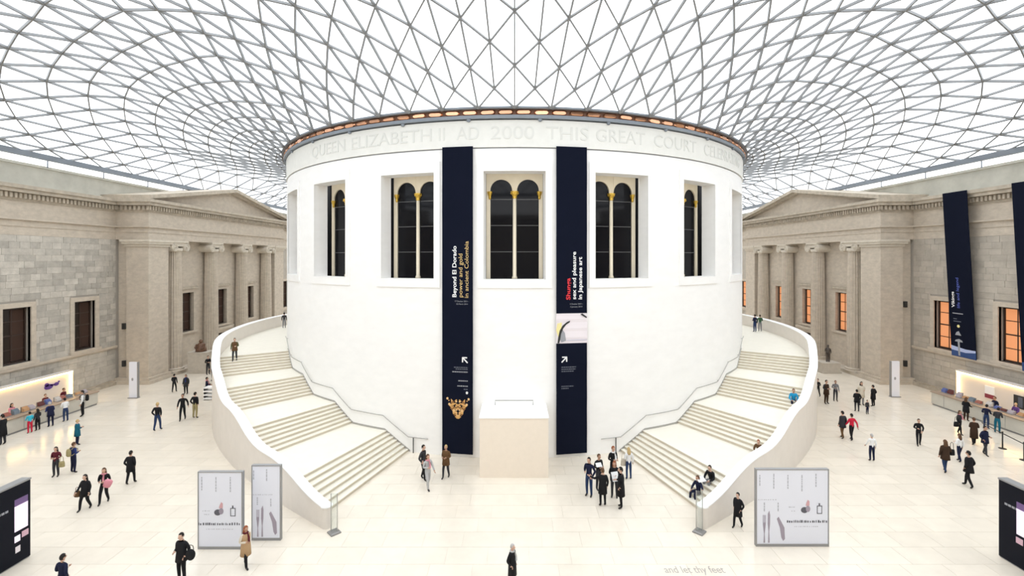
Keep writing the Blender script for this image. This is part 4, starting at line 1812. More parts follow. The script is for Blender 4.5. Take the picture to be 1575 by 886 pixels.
# queue barrier posts before the right desk
for i, (px, py) in enumerate(((1542, 690), (1575, 708))):
    p = floor_pt(px, py)
    r = empty('queue_post', p)
    tag(r, 'black queue barrier post before the right information counter' + ('' if i == 0 else ', nearer the picture edge'), 'barrier post', 'queue posts')
    mb = MB()
    mb.lathe((0, 0, 0), [(0.19, 0), (0.19, 0.02), (0.05, 0.05)], 14)
    mb.build('base', M_BLACKMET, r)
    mb = MB()
    mb.lathe((0, 0, 0), [(0.035, 0.04), (0.035, 0.98), (0.05, 0.99), (0.05, 1.03)], 10)
    mb.build('post', M_BLACKMET, r)
    mb = MB()
    q = floor_pt(1510 if i == 0 else 1542, 672 if i == 0 else 690) - p
    mb.bar((0, 0, 0.92), (q.x, q.y, 0.92), 0.02, 0.05)
    mb.build('belt', M_BLACKMET, r)

# ================================================================ PEOPLE
C = dict(black=(0.012, 0.012, 0.014), char=(0.035, 0.035, 0.04), grey=(0.20, 0.20, 0.21), lgrey=(0.45, 0.45, 0.45), white=(0.78, 0.78, 0.78),
         navy=(0.011, 0.014, 0.040), blue=(0.022, 0.034, 0.13), jeans=(0.025, 0.045, 0.11), teal=(0.01, 0.11, 0.17), cyan=(0.02, 0.30, 0.55), sky=(0.05, 0.45, 0.6),
         red=(0.55, 0.02, 0.05), maroon=(0.10, 0.015, 0.025), pink=(0.62, 0.25, 0.30), brown=(0.12, 0.065, 0.03), tan=(0.45, 0.30, 0.17), khaki=(0.33, 0.28, 0.14),
         olive=(0.10, 0.11, 0.05), green=(0.04, 0.10, 0.05), cream=(0.62, 0.56, 0.46), purple=(0.12, 0.06, 0.22), dkbrown=(0.045, 0.025, 0.015),
         blond=(0.50, 0.36, 0.17), hbrown=(0.10, 0.05, 0.025), hblack=(0.015, 0.012, 0.01), hgrey=(0.45, 0.43, 0.42), hred=(0.28, 0.08, 0.03))
SKIN = [(0.56, 0.34, 0.24), (0.48, 0.28, 0.19), (0.62, 0.40, 0.30)]


def cm(name):
    return mat('cloth_' + name, C[name], rough=0.85, spec=0.2)


def hm(name):
    return mat('hair_' + name, C[name], rough=0.7, spec=0.3)


M_EYE = mat('eye_dark', (0.02, 0.015, 0.012), rough=0.3)
M_LIP = mat('lip', (0.40, 0.14, 0.12), rough=0.5)
M_SHOE = mat('shoe_black', (0.012, 0.011, 0.01), rough=0.5)

ARM = {'down': ((0.235, 0.04, 1.15), (0.245, -0.04, 0.91)),
       'bent': ((0.235, 0.04, 1.14), (0.10, -0.19, 1.16)),
       'pocket': ((0.265, 0.08, 1.15), (0.19, -0.03, 0.97)),
       'out': ((0.36, -0.12, 1.26), (0.50, -0.30, 1.30)),
       'face': ((0.22, -0.14, 1.18), (0.09, -0.17, 1.46)),
       'fwd': ((0.215, -0.05, 1.15), (0.17, -0.27, 1.08)),
       'swf': ((0.235, -0.06, 1.15), (0.225, -0.24, 0.97)),
       'swb': ((0.24, 0.15, 1.17), (0.255, 0.20, 0.92)),
       'knee': ((0.25, -0.14, 1.14), (0.13, -0.36, 1.08))}


def skeleton(pose, armL, armR, lean):
    V, E, Rr, T = [], [], [], []

    def add(p, r, par=None, tagname='top'):
        V.append(p)
        Rr.append(r)
        if par is not None:
            E.append((par, len(V) - 1))
            T.append(tagname)
        return len(V) - 1
    pel = add((0, 0, 0.97), 0.135)
    wai = add((0, 0.0, 1.10), 0.122, pel)
    che = add((0, 0.0, 1.28), 0.142, wai)
    upc = add((0, 0.01, 1.40), 0.115, che)
    col = add((0, 0.005, 1.465), 0.068, upc)
    nek = add((0, 0.0, 1.515), 0.055, col, 'skin')
    hed = add((0, -0.012, 1.60), 0.06, nek, 'skin')
    for s, nm in ((-1, armL), (1, armR)):
        e, w = ARM[nm]
        sh = add((s * 0.165, 0.01, 1.405), 0.074, upc)
        el = add((s * e[0], e[1], e[2]), 0.055, sh)
        wr = add((s * w[0], w[1], w[2]), 0.041, el)
        d = Vector(w) - Vector(e)
        d.normalize()
        hp = Vector(w) + d * 0.065
        add((s * hp.x, hp.y, hp.z), 0.036, wr, 'skin')
    if pose == 'stand':
        legs = [((0.105, -0.01, 0.51), (0.11, 0.025, 0.09), (0.13, -0.12, 0.035))] * 2
    elif pose == 'walk':
        legs = [((0.09, -0.15, 0.52), (0.09, -0.19, 0.10), (0.09, -0.33, 0.05)), ((0.09, 0.03, 0.52), (0.09, 0.21, 0.14), (0.09, 0.12, 0.035))]
    elif pose == 'stroll':
        legs = [((0.1, -0.11, 0.52), (0.1, -0.14, 0.09), (0.11, -0.28, 0.04)), ((0.1, 0.03, 0.51), (0.1, 0.16, 0.12), (0.1, 0.05, 0.035))]
    else:       # sit: pelvis at .97 is the seat level + .12
        legs = [((0.12, -0.42, 1.0), (0.13, -0.46, 0.60), (0.14, -0.60, 0.56)), ((0.11, -0.40, 0.98), (0.12, -0.36, 0.58), (0.13, -0.50, 0.55))]
    for s, (k, a, t) in zip((-1, 1), legs):
        h = add((s * 0.085, 0, 0.91 if pose != 'sit' else 0.95), 0.098, pel, 'leg')
        kk = add((s * k[0], k[1], k[2]), 0.07, h, 'leg')
        aa = add((s * a[0], a[1], a[2]), 0.05, kk, 'leg')
        add((s * t[0], t[1], t[2]), 0.037, aa, 'shoe')
    if lean:
        for i, p in enumerate(V):
            if p[2] > 1.0 and (pose != 'sit' or p[1] > -0.3 or p[2] > 1.05):
                V[i] = (p[0], p[1] - lean * (p[2] - 1.0), p[2] - 0.3 * lean * lean * (p[2] - 1.0))
    return V, E, Rr, T


PEOPLE = []


def person(px, yf, yh, yaw, pose='stand', arms=('down', 'down'), top='black', legs='black', hair='hbrown', style='short', coat=None,
           label='', z=0.0, lean=0.0, pos=None, h=None, hood=None, scarf=None, pack=None, hem=None, skin=None):
    p = Vector(pos) if pos else floor_pt(px, yf, z)
    if h is None:
        h = max(1.5, min(1.88, (yf - yh) / FPX * p.y * 1.0))
    PEOPLE.append(dict(p=p, h=h, yaw=yaw, pose=pose, arms=arms, top=top, legs=legs, hair=hair, style=style, coat=coat, label=label, lean=lean,
                       scarf=scarf, pack=pack, hem=hem, hood=hood))


# ---- left hall
person(86, 733, 687, 10, 'stand', ('bent', 'bent'), 'maroon', 'char', 'hblack', 'long', label='person in a dark red top reading, carrying a shoulder bag, by the left hall walkway')
person(113, 727, 680, 165, 'stand', ('bent', 'down'), 'blue', 'navy', 'hbrown', 'short', pack='khaki', label='person in a blue jacket with a yellowish backpack, seen from behind, left hall')
person(119, 684, 645, 150, 'stand', ('bent', 'bent'), 'teal', 'navy', 'blond', 'short', coat='teal', hem=0.62, label='person in a long teal coat standing before the left desk')
person(127, 640, 598, -60, 'stand', ('bent', 'down'), 'white', 'black', 'hblack', 'short', pack='black', label='white shirted person with a black rucksack at the far end of the left counter')
person(78, 656, 618, -115, 'stand', ('fwd', 'fwd'), 'blue', 'navy', 'hgrey', 'short', coat='navy', hem=0.75, lean=0.25, label='person in a dark blue coat leaning on the left counter')
person(101, 648, 612, -110, 'stand', ('fwd', 'fwd'), 'white', 'jeans', 'hblack', 'short', lean=0.2, label='person in a pale shirt and jeans leaning on the left counter')
person(46, 666, 633, -110, 'stand', ('fwd', 'fwd'), 'sky', 'red', 'hblack', 'short', label='child in a turquoise top and red trousers at the left counter', h=1.4)
person(58, 662, 630, -100, 'stand', ('fwd', 'down'), 'char', 'black', 'hblack', 'long', label='small person in charcoal beside the child in turquoise', h=1.45)
person(4, 684, 636, -90, 'stand', ('fwd', 'fwd'), 'black', 'char', 'hblack', 'short', coat='black', hem=0.55, label='person in a black coat at the left counter, cut by the picture edge')
person(0, 0, 0, 90, 'stand', ('fwd', 'bent'), 'pink', 'black', 'hblack', 'long', pos=(-34.3, 32.2, 0), h=1.6, label='attendant in a pink top behind the left counter, nearest the picture edge')
person(0, 0, 0, 95, 'stand', ('bent', 'bent'), 'maroon', 'black', 'hblack', 'short', pos=(-34.3, 35.9, 0), h=1.62, label='attendant in dark red behind the left counter, by its far end')
person(0, 0, 0, 85, 'stand', ('fwd', 'fwd'), 'maroon', 'black', 'hbrown', 'short', pos=(-34.4, 34.6, 0), h=1.55, label='brown haired attendant in dark red behind the middle of the left counter')
person(242, 662, 618, 185, 'stroll', ('pocket', 'pocket'), 'black', 'jeans', 'blond', 'short', label='fair haired person in a black jacket and jeans walking away in the left hall')
person(281, 646, 605, 20, 'walk', ('swf', 'swb'), 'black', 'black', 'hblack', 'short', label='person all in black walking beside the one in khaki trousers')
person(300, 643, 603, 175, 'stand', ('pocket', 'pocket'), 'black', 'khaki', 'hblack', 'short', label='person in a black jacket and khaki trousers by the left stair wall')
person(268, 603, 575, 190, 'stroll', ('down', 'swf'), 'black', 'black', 'hblack', 'short', label='distant person all in black walking toward the left portico')
person(286, 606, 576, 5, 'stand', ('down', 'down'), 'char', 'black', 'hbrown', 'short', scarf='blue', coat='char', hem=0.7, label='distant person in an open dark jacket over a blue shirt near the left portico')
person(320, 576, 547, 60, 'stand', ('bent', 'bent'), 'black', 'char', 'hblack', 'short', label='far person in black half hidden by the left stair wall')
person(327, 586, 557, -40, 'stand', ('down', 'bent'), 'grey', 'grey', 'hbrown', 'short', label='far person in grey half hidden by the left stair wall')
person(318, 611, 580, 120, 'stand', ('fwd', 'fwd'), 'navy', 'jeans', 'hblack', 'short', scarf='pink', label='person in navy with a pink scarf at the slatted rack')
person(131, 784, 729, -5, 'walk', ('swf', 'down'), 'black', 'black', 'hblack', 'long', coat='black', hem=0.72, label='long haired person in a black coat walking toward the viewer with a brown handbag')
person(160, 774, 719, 15, 'walk', ('bent', 'bent'), 'black', 'black', 'hbrown', 'long', scarf='pink', label='long haired person in black carrying a folded pink coat')
person(201, 744, 693, 185, 'stroll', ('pocket', 'pocket'), 'black', 'black', 'hblack', 'short', coat='black', hem=0.68, label='person in a black overcoat walking away in the middle of the left floor')
person(279, 893, 819, -10, 'stand', ('bent', 'pocket'), 'black', 'black', 'hblack', 'short', coat='black', hem=0.75, label='person in black with a round black bag at the bottom left, near the poster boards')
person(96, 926, 852, 170, 'stand', ('pocket', 'bent'), 'navy', 'black', 'hblack', 'short', label='person in a navy jacket cut by the bottom edge at the far left')
person(378, 872, 808, 60, 'walk', ('bent', 'swb'), 'cream', 'black', 'hred', 'long', coat='tan', hem=0.55, scarf='maroon', label='person in a tan coat and dark red scarf walking past the poster boards')
# ---- left stair
person(355, 0, 0, 20, 'stroll', ('down', 'bent'), 'olive', 'char', 'hblack', 'short', pos=pol(24.45, -57.0, RISE * 3 + RISE * 5 / 7), h=1.68, coat='brown', hem=0.8, label='person in a brown jacket coming down the top flight of the left stair')
person(0, 0, 0, 200, 'stand', ('down', 'down'), 'char', 'grey', 'hblack', 'short', pos=pol(23.8, -92, RISE * 4), h=1.6, label='tiny figure in dark grey by the parapet on the upper left landing')
person(0, 0, 0, -150, 'stand', ('bent', 'down'), 'maroon', 'black', 'hblack', 'short', pos=pol(22.1, -93, RISE * 4), h=1.7, coat='maroon', hem=0.6, label='tiny figure in dark red beside the drum on the upper left landing')
# ---- centre floor
person(651, 738, 684, 70, 'stroll', ('pocket', 'down'), 'char', 'black', 'hblack', 'short', label='tall person in dark grey walking by the foot of the left stair')
person(658, 752, 698, 40, 'walk', ('bent', 'swf'), 'lgrey', 'lgrey', 'hbrown', 'long', scarf='pink', label='person in pale grey with a pink scarf in front of the left banner')
person(686, 735, 684, -20, 'stroll', ('bent', 'bent'), 'brown', 'char', 'blond', 'short', coat='brown', hem=0.72, label='fair haired person in a brown coat before the El Dorado banner')
person(788, 902, 840, 60, 'stroll', ('pocket', 'pocket'), 'black', 'black', 'hgrey', 'short', coat='black', hem=0.5, scarf='lgrey', label='white haired person in a black coat and pale scarf at the bottom centre')
person(906, 763, 699, -35, 'stand', ('bent', 'pocket'), 'navy', 'jeans', 'hblack', 'short', label='person in a navy jacket and jeans, leftmost of the group by the Shunga banner')
person(921, 753, 698, 30, 'stand', ('bent', 'bent'), 'black', 'char', 'hbrown', 'short', label='person in black holding a white paper at the back left of the group')
person(927, 778, 720, 190, 'stand', ('down', 'out'), 'black', 'black', 'hbrown', 'short', coat='black', hem=0.6, label='person in a short black dress pointing with one arm in the group')
person(943, 741, 686, 25, 'stand', ('bent', 'bent'), 'black', 'black', 'hred', 'short', scarf='white', label='reddish haired person in a black suit at the back of the group')
person(945, 765, 709, -15, 'stand', ('bent', 'bent'), 'black', 'char', 'hred', 'long', label='long red haired person holding a big white sheet in the group')
person(955, 781, 717, -100, 'stand', ('bent', 'pocket'), 'black', 'black', 'hblack', 'short', coat='black', hem=0.55, label='person in a long black coat at the front right of the group')
person(967, 737, 688, 185, 'stand', ('down', 'bent'), 'white', 'jeans', 'blond', 'long', label='fair haired person in a white jacket and jeans at the foot of the right stair')
# ---- right stair
person(0, 0, 0, -62, 'sit', ('knee', 'out'), 'navy', 'navy', 'hbrown', 'long', pos=pol(26.9, 19.0, RISE * 2 / 7), h=1.68, lean=0.1, label='long haired person in navy sitting on the lowest steps of the right stair')
person(0, 0, 0, -55, 'sit', ('knee', 'knee'), 'black', 'grey', 'hblack', 'short', pos=pol(26.75, 20.9, RISE * 4 / 7), h=1.7, lean=0.2, label='person in black sitting on the right stair reading white papers')
person(0, 0, 0, -40, 'sit', ('knee', 'knee'), 'brown', 'char', 'hred', 'short', pos=pol(26.2, 29.9, RISE), h=1.6, lean=0.35, label='red haired person in brown sitting low behind the right stair parapet')
person(0, 0, 0, -25, 'sit', ('knee', 'knee'), 'cyan', 'navy', 'hbrown', 'short', pos=pol(25.3, 43.8, RISE * 2 + RISE * 2 / 7), h=1.7, lean=0.1, label='person in a bright blue jacket sitting against the right stair parapet')
person(1135, 811, 757, -60, 'walk', ('pocket', 'pocket'), 'black', 'black', 'hblack', 'short', coat='black', hem=0.62, label='person in a black coat walking outside the right stair wall')
person(0, 0, 0, 195, 'stand', ('down', 'bent'), 'navy', 'jeans', 'hblack', 'short', pos=pol(23.6, 86, RISE * 4), h=1.7, label='tiny figure in navy on the upper right landing')
person(0, 0, 0, 160, 'stand', ('bent', 'down'), 'green', 'grey', 'hblack', 'short', pos=pol(24.2, 86.6, RISE * 4), h=1.65, label='tiny figure in dark green on the upper right landing')
# ---- right hall
person(1258, 610, 584, -70, 'stroll', ('bent', 'bent'), 'black', 'black', 'hblack', 'short', label='person in black with a big bag outside the upper right stair wall')
person(1271, 621, 584, 15, 'stand', ('bent', 'bent'), 'char', 'dkbrown', 'hblack', 'short', coat='dkbrown', hem=0.7, label='person in a dark brown coat, middle of three beside the right stair wall')
person(1285, 617, 585, -15, 'stand', ('bent', 'down'), 'grey', 'char', 'hbrown', 'short', label='person in a grey jacket, right one of three beside the right stair wall')
person(1318, 633, 599, 160, 'stand', ('pocket', 'bent'), 'black', 'char', 'hblack', 'short', coat='black', hem=0.75, label='person in black, left one of the family group in the right hall')
person(1325, 623, 587, -10, 'stand', ('down', 'bent'), 'cream', 'grey', 'hblack', 'long', coat='cream', hem=0.6, label='person in a pale coat at the back of the family group')
person(1343, 625, 592, 200, 'stand', ('pocket', 'pocket'), 'black', 'black', 'hblack', 'short', coat='black', hem=0.6, label='person in a black overcoat, right one of the family group')
person(1334, 637, 614, 10, 'stand', ('down', 'down'), 'char', 'navy', 'hblack', 'short', label='small child in front of the family group in the right hall', h=1.05)
person(1296, 674, 632, 190, 'stroll', ('down', 'down'), 'char', 'brown', 'hblack', 'short', coat='char', hem=0.72, label='person in a charcoal jacket walking beside the one in red')
person(1310, 677, 636, 185, 'stroll', ('swb', 'swf'), 'red', 'black', 'hblack', 'short', label='person in a bright red jacket in the right hall')
person(1341, 709, 667, 175, 'stand', ('down', 'swf'), 'white', 'navy', 'hgrey', 'short', label='person in a white top and navy trousers alone in the right hall')
person(1413, 685, 644, -25, 'stroll', ('bent', 'pocket'), 'black', 'black', 'hblack', 'short', label='person in black standing alone between the stair and the right desk')
person(1454, 726, 676, 165, 'walk', ('bent', 'down'), 'dkbrown', 'jeans', 'hbrown', 'long', coat='dkbrown', hem=0.72, label='person in a brown coat and jeans with a black shoulder bag, right hall')
person(1476, 710, 667, 185, 'stroll', ('down', 'bent'), 'white', 'navy', 'hbrown', 'long', label='brown haired person in a white cardigan behind the one in black, right hall')
person(1490, 749, 693, 195, 'walk', ('pocket', 'pocket'), 'black', 'black', 'hblack', 'short', coat='black', hem=0.75, label='broad person in black walking away before the right notice board')
person(1476, 668, 631, 20, 'stroll', ('down', 'bent'), 'char', 'black', 'hbrown', 'long', scarf='pink', label='person in charcoal with pink scarf and black bag near the right counter')
person(1486, 647, 611, 100, 'stand', ('fwd', 'bent'), 'black', 'dkbrown', 'hbrown', 'long', coat='black', hem=0.65, label='long haired person in black at the far end of the right counter')
person(1498, 684, 642, 160, 'stroll', ('bent', 'bent'), 'dkbrown', 'black', 'hbrown', 'short', coat='dkbrown', hem=0.45, label='person in a long dark brown coat queueing by the right counter')
person(1515, 700, 655, 10, 'stroll', ('pocket', 'bent'), 'navy', 'char', 'hblack', 'short', coat='navy', hem=0.75, label='person in a puffy navy jacket before the queue post')
person(1517, 659, 622, 110, 'stand', ('fwd', 'bent'), 'navy', 'jeans', 'hblack', 'short', label='person in navy and jeans leaning to the right counter', lean=0.1)
person(1534, 666, 627, 120, 'stand', ('fwd', 'fwd'), 'char', 'teal', 'hblack', 'short', label='person in charcoal with teal trousers bent over the right counter', lean=0.35)
person(0, 0, 0, -95, 'stand', ('fwd', 'bent'), 'navy', 'black', 'hbrown', 'short', pos=(34.3, 33.7, 0), h=1.62, label='attendant in navy behind the right counter, near the dark poster')
person(0, 0, 0, -85, 'stand', ('fwd', 'fwd'), 'purple', 'black', 'blond', 'short', pos=(34.3, 32.3, 0), h=1.6, label='fair haired attendant in purple behind the right counter at the picture edge')


def grow_bodies():
    tmp = []
    for d in PEOPLE:
        V, E, Rr, T = skeleton(d['pose'], d['arms'][0], d['arms'][1], d['lean'])
        me = bpy.data.meshes.new('sk')
        me.from_pydata(V, E, [])
        o = bpy.data.objects.new('sk', me)
        COL.objects.link(o)
        sk = o.modifiers.new('s', 'SKIN')
        sk.branch_smoothing = 0.4
        sk.use_smooth_shade = True
        L = me.skin_vertices[0].data
        for i, r in enumerate(Rr):
            fx = 1.0
            L[i].radius = (r, r)
        # torso is broader than deep
        for i in (0, 1, 2, 3):
            L[i].radius = (Rr[i] * 1.18, Rr[i] * 0.86)
        L[0].use_root = True
        ss = o.modifiers.new('u', 'SUBSURF')
        ss.levels = 1
        ss.render_levels = 1
        tmp.append((d, o, me, V, E, T))
    bpy.context.view_layer.update()
    dg = bpy.context.evaluated_depsgraph_get()
    for d, o, me, V, E, T in tmp:
        m = bpy.data.meshes.new_from_object(o.evaluated_get(dg))
        d['geo'] = ([tuple(v.co) for v in m.vertices], [tuple(p.vertices) for p in m.polygons])
        d['sk'] = (V, E, T)
        bpy.data.meshes.remove(m)
    for d, o, me, V, E, T in tmp:
        bpy.data.objects.remove(o)
        bpy.data.meshes.remove(me)


def seg_d(p, a, b):
    ab = b - a
    t = max(0.0, min(1.0, (p - a).dot(ab) / max(ab.dot(ab), 1e-9)))
    return (p - (a + ab * t)).length


def dress(d, idx):
    k = d['h'] / 1.75
    root = empty('person', d['p'], R_(d['yaw']))
    tag(root, d['label'], 'person')
    V, E, T = d['sk']
    gv, gf = d['geo']
    VV = [Vector(v) for v in V]
    dz = -0.86 if d['pose'] == 'sit' else 0.0      # seat level at the origin of the sitter
    if d['pose'] != 'sit':
        dz = -min(v[2] for v in gv)
    sc = lambda p: (p[0] * k, p[1] * k, (p[2] + dz) * k)
    mats = [cm(d['top']), cm(d['legs']), mat('skin_%d' % (idx % 3), SKIN[idx % 3], rough=0.55), M_SHOE, M_EYE, M_LIP]
    MI = {'top': 0, 'leg': 1, 'skin': 2, 'shoe': 3}
    mb = MB()
    segs = [(VV[a], VV[b], MI[t]) for (a, b), t in zip(E, T)]
    mb.v = [sc(v) for v in gv]
    for f in gf:
        c = Vector()
        for i in f:
            c += Vector(gv[i])
        c /= len(f)
        bd, bm = 9, 0
        for a, b, mi in segs:
            q = seg_d(c, a, b)
            if q < bd:
                bd, bm = q, mi
        mb.f.append(f)
        mb.m.append(bm)
    # head with face
    hp = VV[6]
    hc = Vector((hp.x, hp.y - 0.005, hp.z + 0.045))
    h0 = len(mb.v)
    nu, nv = 14, 10
    hb = MB()
    hb.ball((0, 0, 0), (0.076, 0.095, 0.118), nu, nv)
    out = []
    for x, y, z in hb.v:
        if z < -0.03:       # jaw narrows
            q = 1 + (z + 0.03) * 2.6
            x *= q
            y = y * q - (0.012 if y < 0 else -0.0)
        if y < -0.07 and abs(x) < 0.022 and -0.045 < z < 0.02:     # nose
            y -= 0.022
        if y < -0.06 and 0.015 < abs(x) < 0.05 and 0.0 < z < 0.03:  # eye hollows
            y += 0.006
        out.append(sc((x + hc.x, y + hc.y, z + hc.z)))
    mb.v += out
    for f in hb.f:
        mb.f.append(tuple(i + h0 for i in f))
        mb.m.append(2)
    sm = len(mb.f)
    sk_ = k
    for s in (-1, 1):
        e = sc((hc.x + s * 0.031, hc.y - 0.087, hc.z + 0.008))
        mb.ball(e, (0.012 * sk_, 0.008 * sk_, 0.008 * sk_), 6, 4, 4)
        e = sc((hc.x + s * 0.078, hc.y + 0.008, hc.z - 0.005))
        mb.ball(e, (0.012 * sk_, 0.02 * sk_, 0.03 * sk_), 6, 4, 2)
    e = sc((hc.x, hc.y - 0.085, hc.z - 0.062))
    mb.ball(e, (0.024 * sk_, 0.008 * sk_, 0.007 * sk_), 6, 4, 5)
    # hands: five fingers rooted in the palm
    for si, (wi_, hi_) in zip((-1, 1), ((9, 10), (13, 14))):
        w, hd = VV[wi_], VV[hi_]
        dr = (hd - w).normalized()
        side = dr.cross(Vector((si, 0, 0)))
        if side.length < 0.3:
            side = dr.cross(Vector((0, 0, 1)))
        side.normalize()
        nrm = side.cross(dr).normalized()
        for q, L in ((-1.5, 0.062), (-0.5, 0.075), (0.5, 0.08), (1.5, 0.07)):
            b = hd + side * (q * 0.018) + dr * 0.012
            m1 = b + dr * L * 0.55 + nrm * 0.006
            t = b + dr * L + nrm * 0.026
            mb.tube([sc(b), sc(m1), sc(t)], [0.0095 * k, 0.009 * k, 0.007 * k], 5, 2)
        b = w + dr * 0.03 - side * 0.02
        mb.tube([sc(b), sc(b - side * 0.03 + dr * 0.025), sc(b - side * 0.035 + dr * 0.06 + nrm * 0.012)], [0.011 * k, 0.01 * k, 0.008 * k], 5, 2)
    body = mb.build('body', mats, root, True)
    # hair
    hb = MB()
    hb.ball((0, 0, 0), (0.086, 0.106, 0.128), 14, 10)
    keep = []
    for f in hb.f:
        c = sum((Vector(hb.v[i]) for i in f), Vector()) / len(f)
        front = c.y < -0.045
        if (front and c.z > 0.062) or (not front and c.z > -0.045 - (0.03 if c.y > 0.03 else -0.03)):
            keep.append(f)
    hb.f = keep
    hb.m = [0] * len(keep)
    hb.v = [sc((x + hc.x, y + hc.y + 0.006, z + hc.z + 0.004)) for x, y, z in hb.v]
    if d['style'] == 'long':
        n = 9
        rings = []
        for (zz, rx, ry, yo) in ((0.05, 0.088, 0.06, 0.04), (-0.06, 0.098, 0.065, 0.045), (-0.16, 0.105, 0.06, 0.065), (-0.26, 0.085, 0.045, 0.085)):
            rings.append([sc((hc.x + rx * math.cos(2 * PI * t / n), hc.y + yo + ry * math.sin(2 * PI * t / n), hc.z + zz)) for t in range(n)])
        hb.rings(rings)
    used = sorted({i for f in hb.f for i in f})
    mp = {i: j for j, i in enumerate(used)}
    hb.v = [hb.v[i] for i in used]
    hb.f = [tuple(mp[i] for i in f) for f in hb.f]
    hb.build('hair', hm(d['hair']), root, True)
    # coat
    if d['coat']:
        hem = d['hem'] or 0.7
        n = 16
        spread = 0.06 if d['pose'] in ('walk',) else 0.025
        rows = [(1.455, 0.10, 0.085), (1.42, 0.185, 0.115), (1.28, 0.192, 0.142), (1.10, 0.178, 0.135), (0.95, 0.195, 0.145 + spread * 0.4), (hem, 0.212, 0.15 + spread), (hem, 0.195, 0.135 + spread), (0.93, 0.15, 0.11)]
        rings = []
        for zz, rx, ry in rows:
            yo = -d['lean'] * max(0, zz - 1.0)
            rings.append([sc((rx * math.cos(2 * PI * t / n), yo + ry * math.sin(2 * PI * t / n), zz)) for t in range(n)])
        cb = MB()
        cb.rings(rings, cap=False)
        cb.build('coat', cm(d['coat']), root, True)
    if d['scarf']:
        cb = MB()
        n = 12
        yo = VV[4].y 
        pts = [sc((0.085 * math.cos(2 * PI * t / n), yo + 0.08 * math.sin(2 * PI * t / n), 1.475)) for t in range(n + 1)]
        cb.tube(pts, 0.035 * k, 6)
        cb.tube([sc((0.03, yo - 0.09, 1.46)), sc((0.04, yo - 0.16, 1.3)), sc((0.045, yo - 0.165, 1.12))], [0.03 * k, 0.04 * k, 0.045 * k], 6)
        cb.build('scarf', cm(d['scarf']), root, True)
    return root


grow_bodies()
for i, d in enumerate(PEOPLE):
    dress(d, i)
    if d['pack']:
        k = d['h'] / 1.75
        r = empty('rucksack', (d['p'].x, d['p'].y, d['p'].z + 1.02 * k), R_(d['yaw']))
        tag(r, '%s rucksack on the back of the %s' % ('yellowish' if d['pack'] == 'khaki' else 'black', 'person in the blue jacket, left hall' if d['pack'] == 'khaki' else 'person in the white shirt at the left counter'), 'rucksack')
        mb = MB()
        n = 10
        mb.rings([[((0.15 - e) * k * math.cos(2 * PI * t / n), (0.24 + (0.09 - e) * math.sin(2 * PI * t / n)) * k, zz * k) for t in range(n)] for zz, e in ((0, 0.03), (0.05, 0), (0.28, 0), (0.38, 0.03), (0.42, 0.07))])
        mb.build('sack', cm(d['pack']), r, True)
        for s in (-1, 1):
            mb = MB()
            mb.tube([(s * 0.1 * k, 0.17 * k, 0.36 * k), (s * 0.12 * k, 0.05 * k, 0.47 * k), (s * 0.12 * k, -0.14 * k, 0.33 * k), (s * 0.13 * k, -0.12 * k, 0.15 * k), (s * 0.13 * k, 0.17 * k, 0.03 * k)], 0.02 * k, 5)
            mb.build('strap', cm(d['pack']), r)


def bag(px, py_bottom, depth_y, w, h, col, label, strap=0.3, ball=False):
    """a carried bag: bottom at the measured pixel, at the carrier's distance"""
    x = (px - CXP) / FPX * depth_y
    z = CAMZ - (py_bottom - CYP) / FPX * depth_y
    r = empty('handbag', (x, depth_y, z))
    tag(r, label, 'bag')
    mb = MB()
    n = 10
    if ball:
        mb.ball((0, 0, h / 2), (w / 2, 0.1, h / 2), 12, 8)
    else:
        mb.rings([[(w / 2 * q * math.copysign(abs(math.cos(2 * PI * t / n)) ** 0.6, math.cos(2 * PI * t / n)), 0.07 * math.sin(2 * PI * t / n), zz) for t in range(n)] for zz, q in ((0, 0.9), (0.03, 1.0), (h * 0.7, 0.95), (h, 0.8))])
    mb.build('bag_body', cm(col), r, True)
    mb = MB()
    mb.tube([(-w * 0.33, 0, h * 0.95), (-w * 0.25, 0, h + strap * 0.8), (0, 0, h + strap), (w * 0.25, 0, h + strap * 0.8), (w * 0.33, 0, h * 0.95)], 0.012, 5)
    mb.build('handle', cm(col), r)
    return r


def dep(yf):
    return FPX * CAMZ / (yf - CYP)


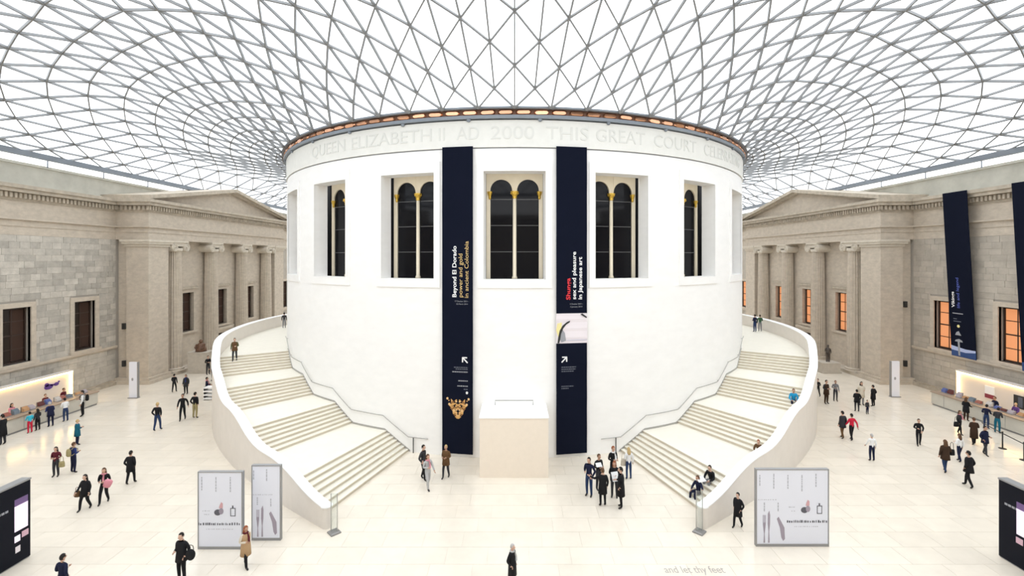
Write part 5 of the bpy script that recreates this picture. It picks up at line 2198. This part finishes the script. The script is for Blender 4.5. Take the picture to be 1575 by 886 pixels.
bag(95, 718, dep(733) - 0.05, 0.3, 0.27, 'khaki', 'olive shoulder bag of the person in dark red, left hall', 0.3)
bag(119, 764, dep(784) - 0.05, 0.26, 0.24, 'brown', 'brown handbag of the black coated person walking toward the viewer', 0.2)
bag(293, 862, dep(893) - 0.12, 0.34, 0.40, 'black', 'round black bag held by the person at the bottom left', 0.15, True)
bag(1464, 700, dep(726) + 0.05, 0.3, 0.3, 'black', 'black shoulder bag of the person in brown, right hall', 0.4)
bag(1471, 656, dep(668) - 0.14, 0.34, 0.3, 'black', 'black bag of the person in charcoal near the right counter', 0.35)
bag(959, 716, dep(737) + 0.15, 0.3, 0.35, 'cream', 'beige bag of the fair haired person at the right stair foot', 0.3)
bag(1252, 603, dep(610) - 0.1, 0.45, 0.4, 'black', 'big black bag of the person outside the upper right stair wall', 0.3)


def sheet(px, py, depth_y, w, h, label, col='white', tilt=0.5):
    x = (px - CXP) / FPX * depth_y
    z = CAMZ - (py - CYP) / FPX * depth_y
    mb = MB()
    mb.box(-w / 2, w / 2, -0.006, 0.006, -h / 2, h / 2)
    o = mb.build('paper_sheet' if col == 'white' else 'folded_coat', cm(col))
    o.location = (x, depth_y, z)
    o.rotation_euler = (tilt, 0, 0.3)
    tag(o, label, 'paper')
    return o


sheet(921, 715, dep(753) - 0.26, 0.3, 0.22, 'white paper held by the person at the back left of the group', tilt=-0.9)
sheet(946, 733, dep(765) - 0.28, 0.34, 0.42, 'big white sheet held by the red haired person in the group', tilt=-0.5)
p = Vector(pol(26.75, 20.9, RISE * 4 / 7))
sheet(1078, 737, p.y - 0.5, 0.42, 0.3, 'white papers on the lap of the reader on the right stair', tilt=-1.1)
# folded pink coat carried over the arms
mb = MB()
n = 10
mb.rings([[(0.17 * q * math.cos(2 * PI * t / n), 0.09 * q * math.sin(2 * PI * t / n), z) for t in range(n)] for z, q in ((-0.2, 0.6), (-0.16, 0.9), (0.0, 1.0), (0.12, 0.95), (0.16, 0.6))])
o = mb.build('folded_coat', cm('pink'), None, True)
yy = dep(774) - 0.28
o.location = ((166 - CXP) / FPX * yy, yy, 1.08)
o.rotation_euler = (0, 0.4, 0.3)
tag(o, 'folded pink coat carried over the arms in the left hall', 'coat')

# the two standing on the stair need their feet on the treads
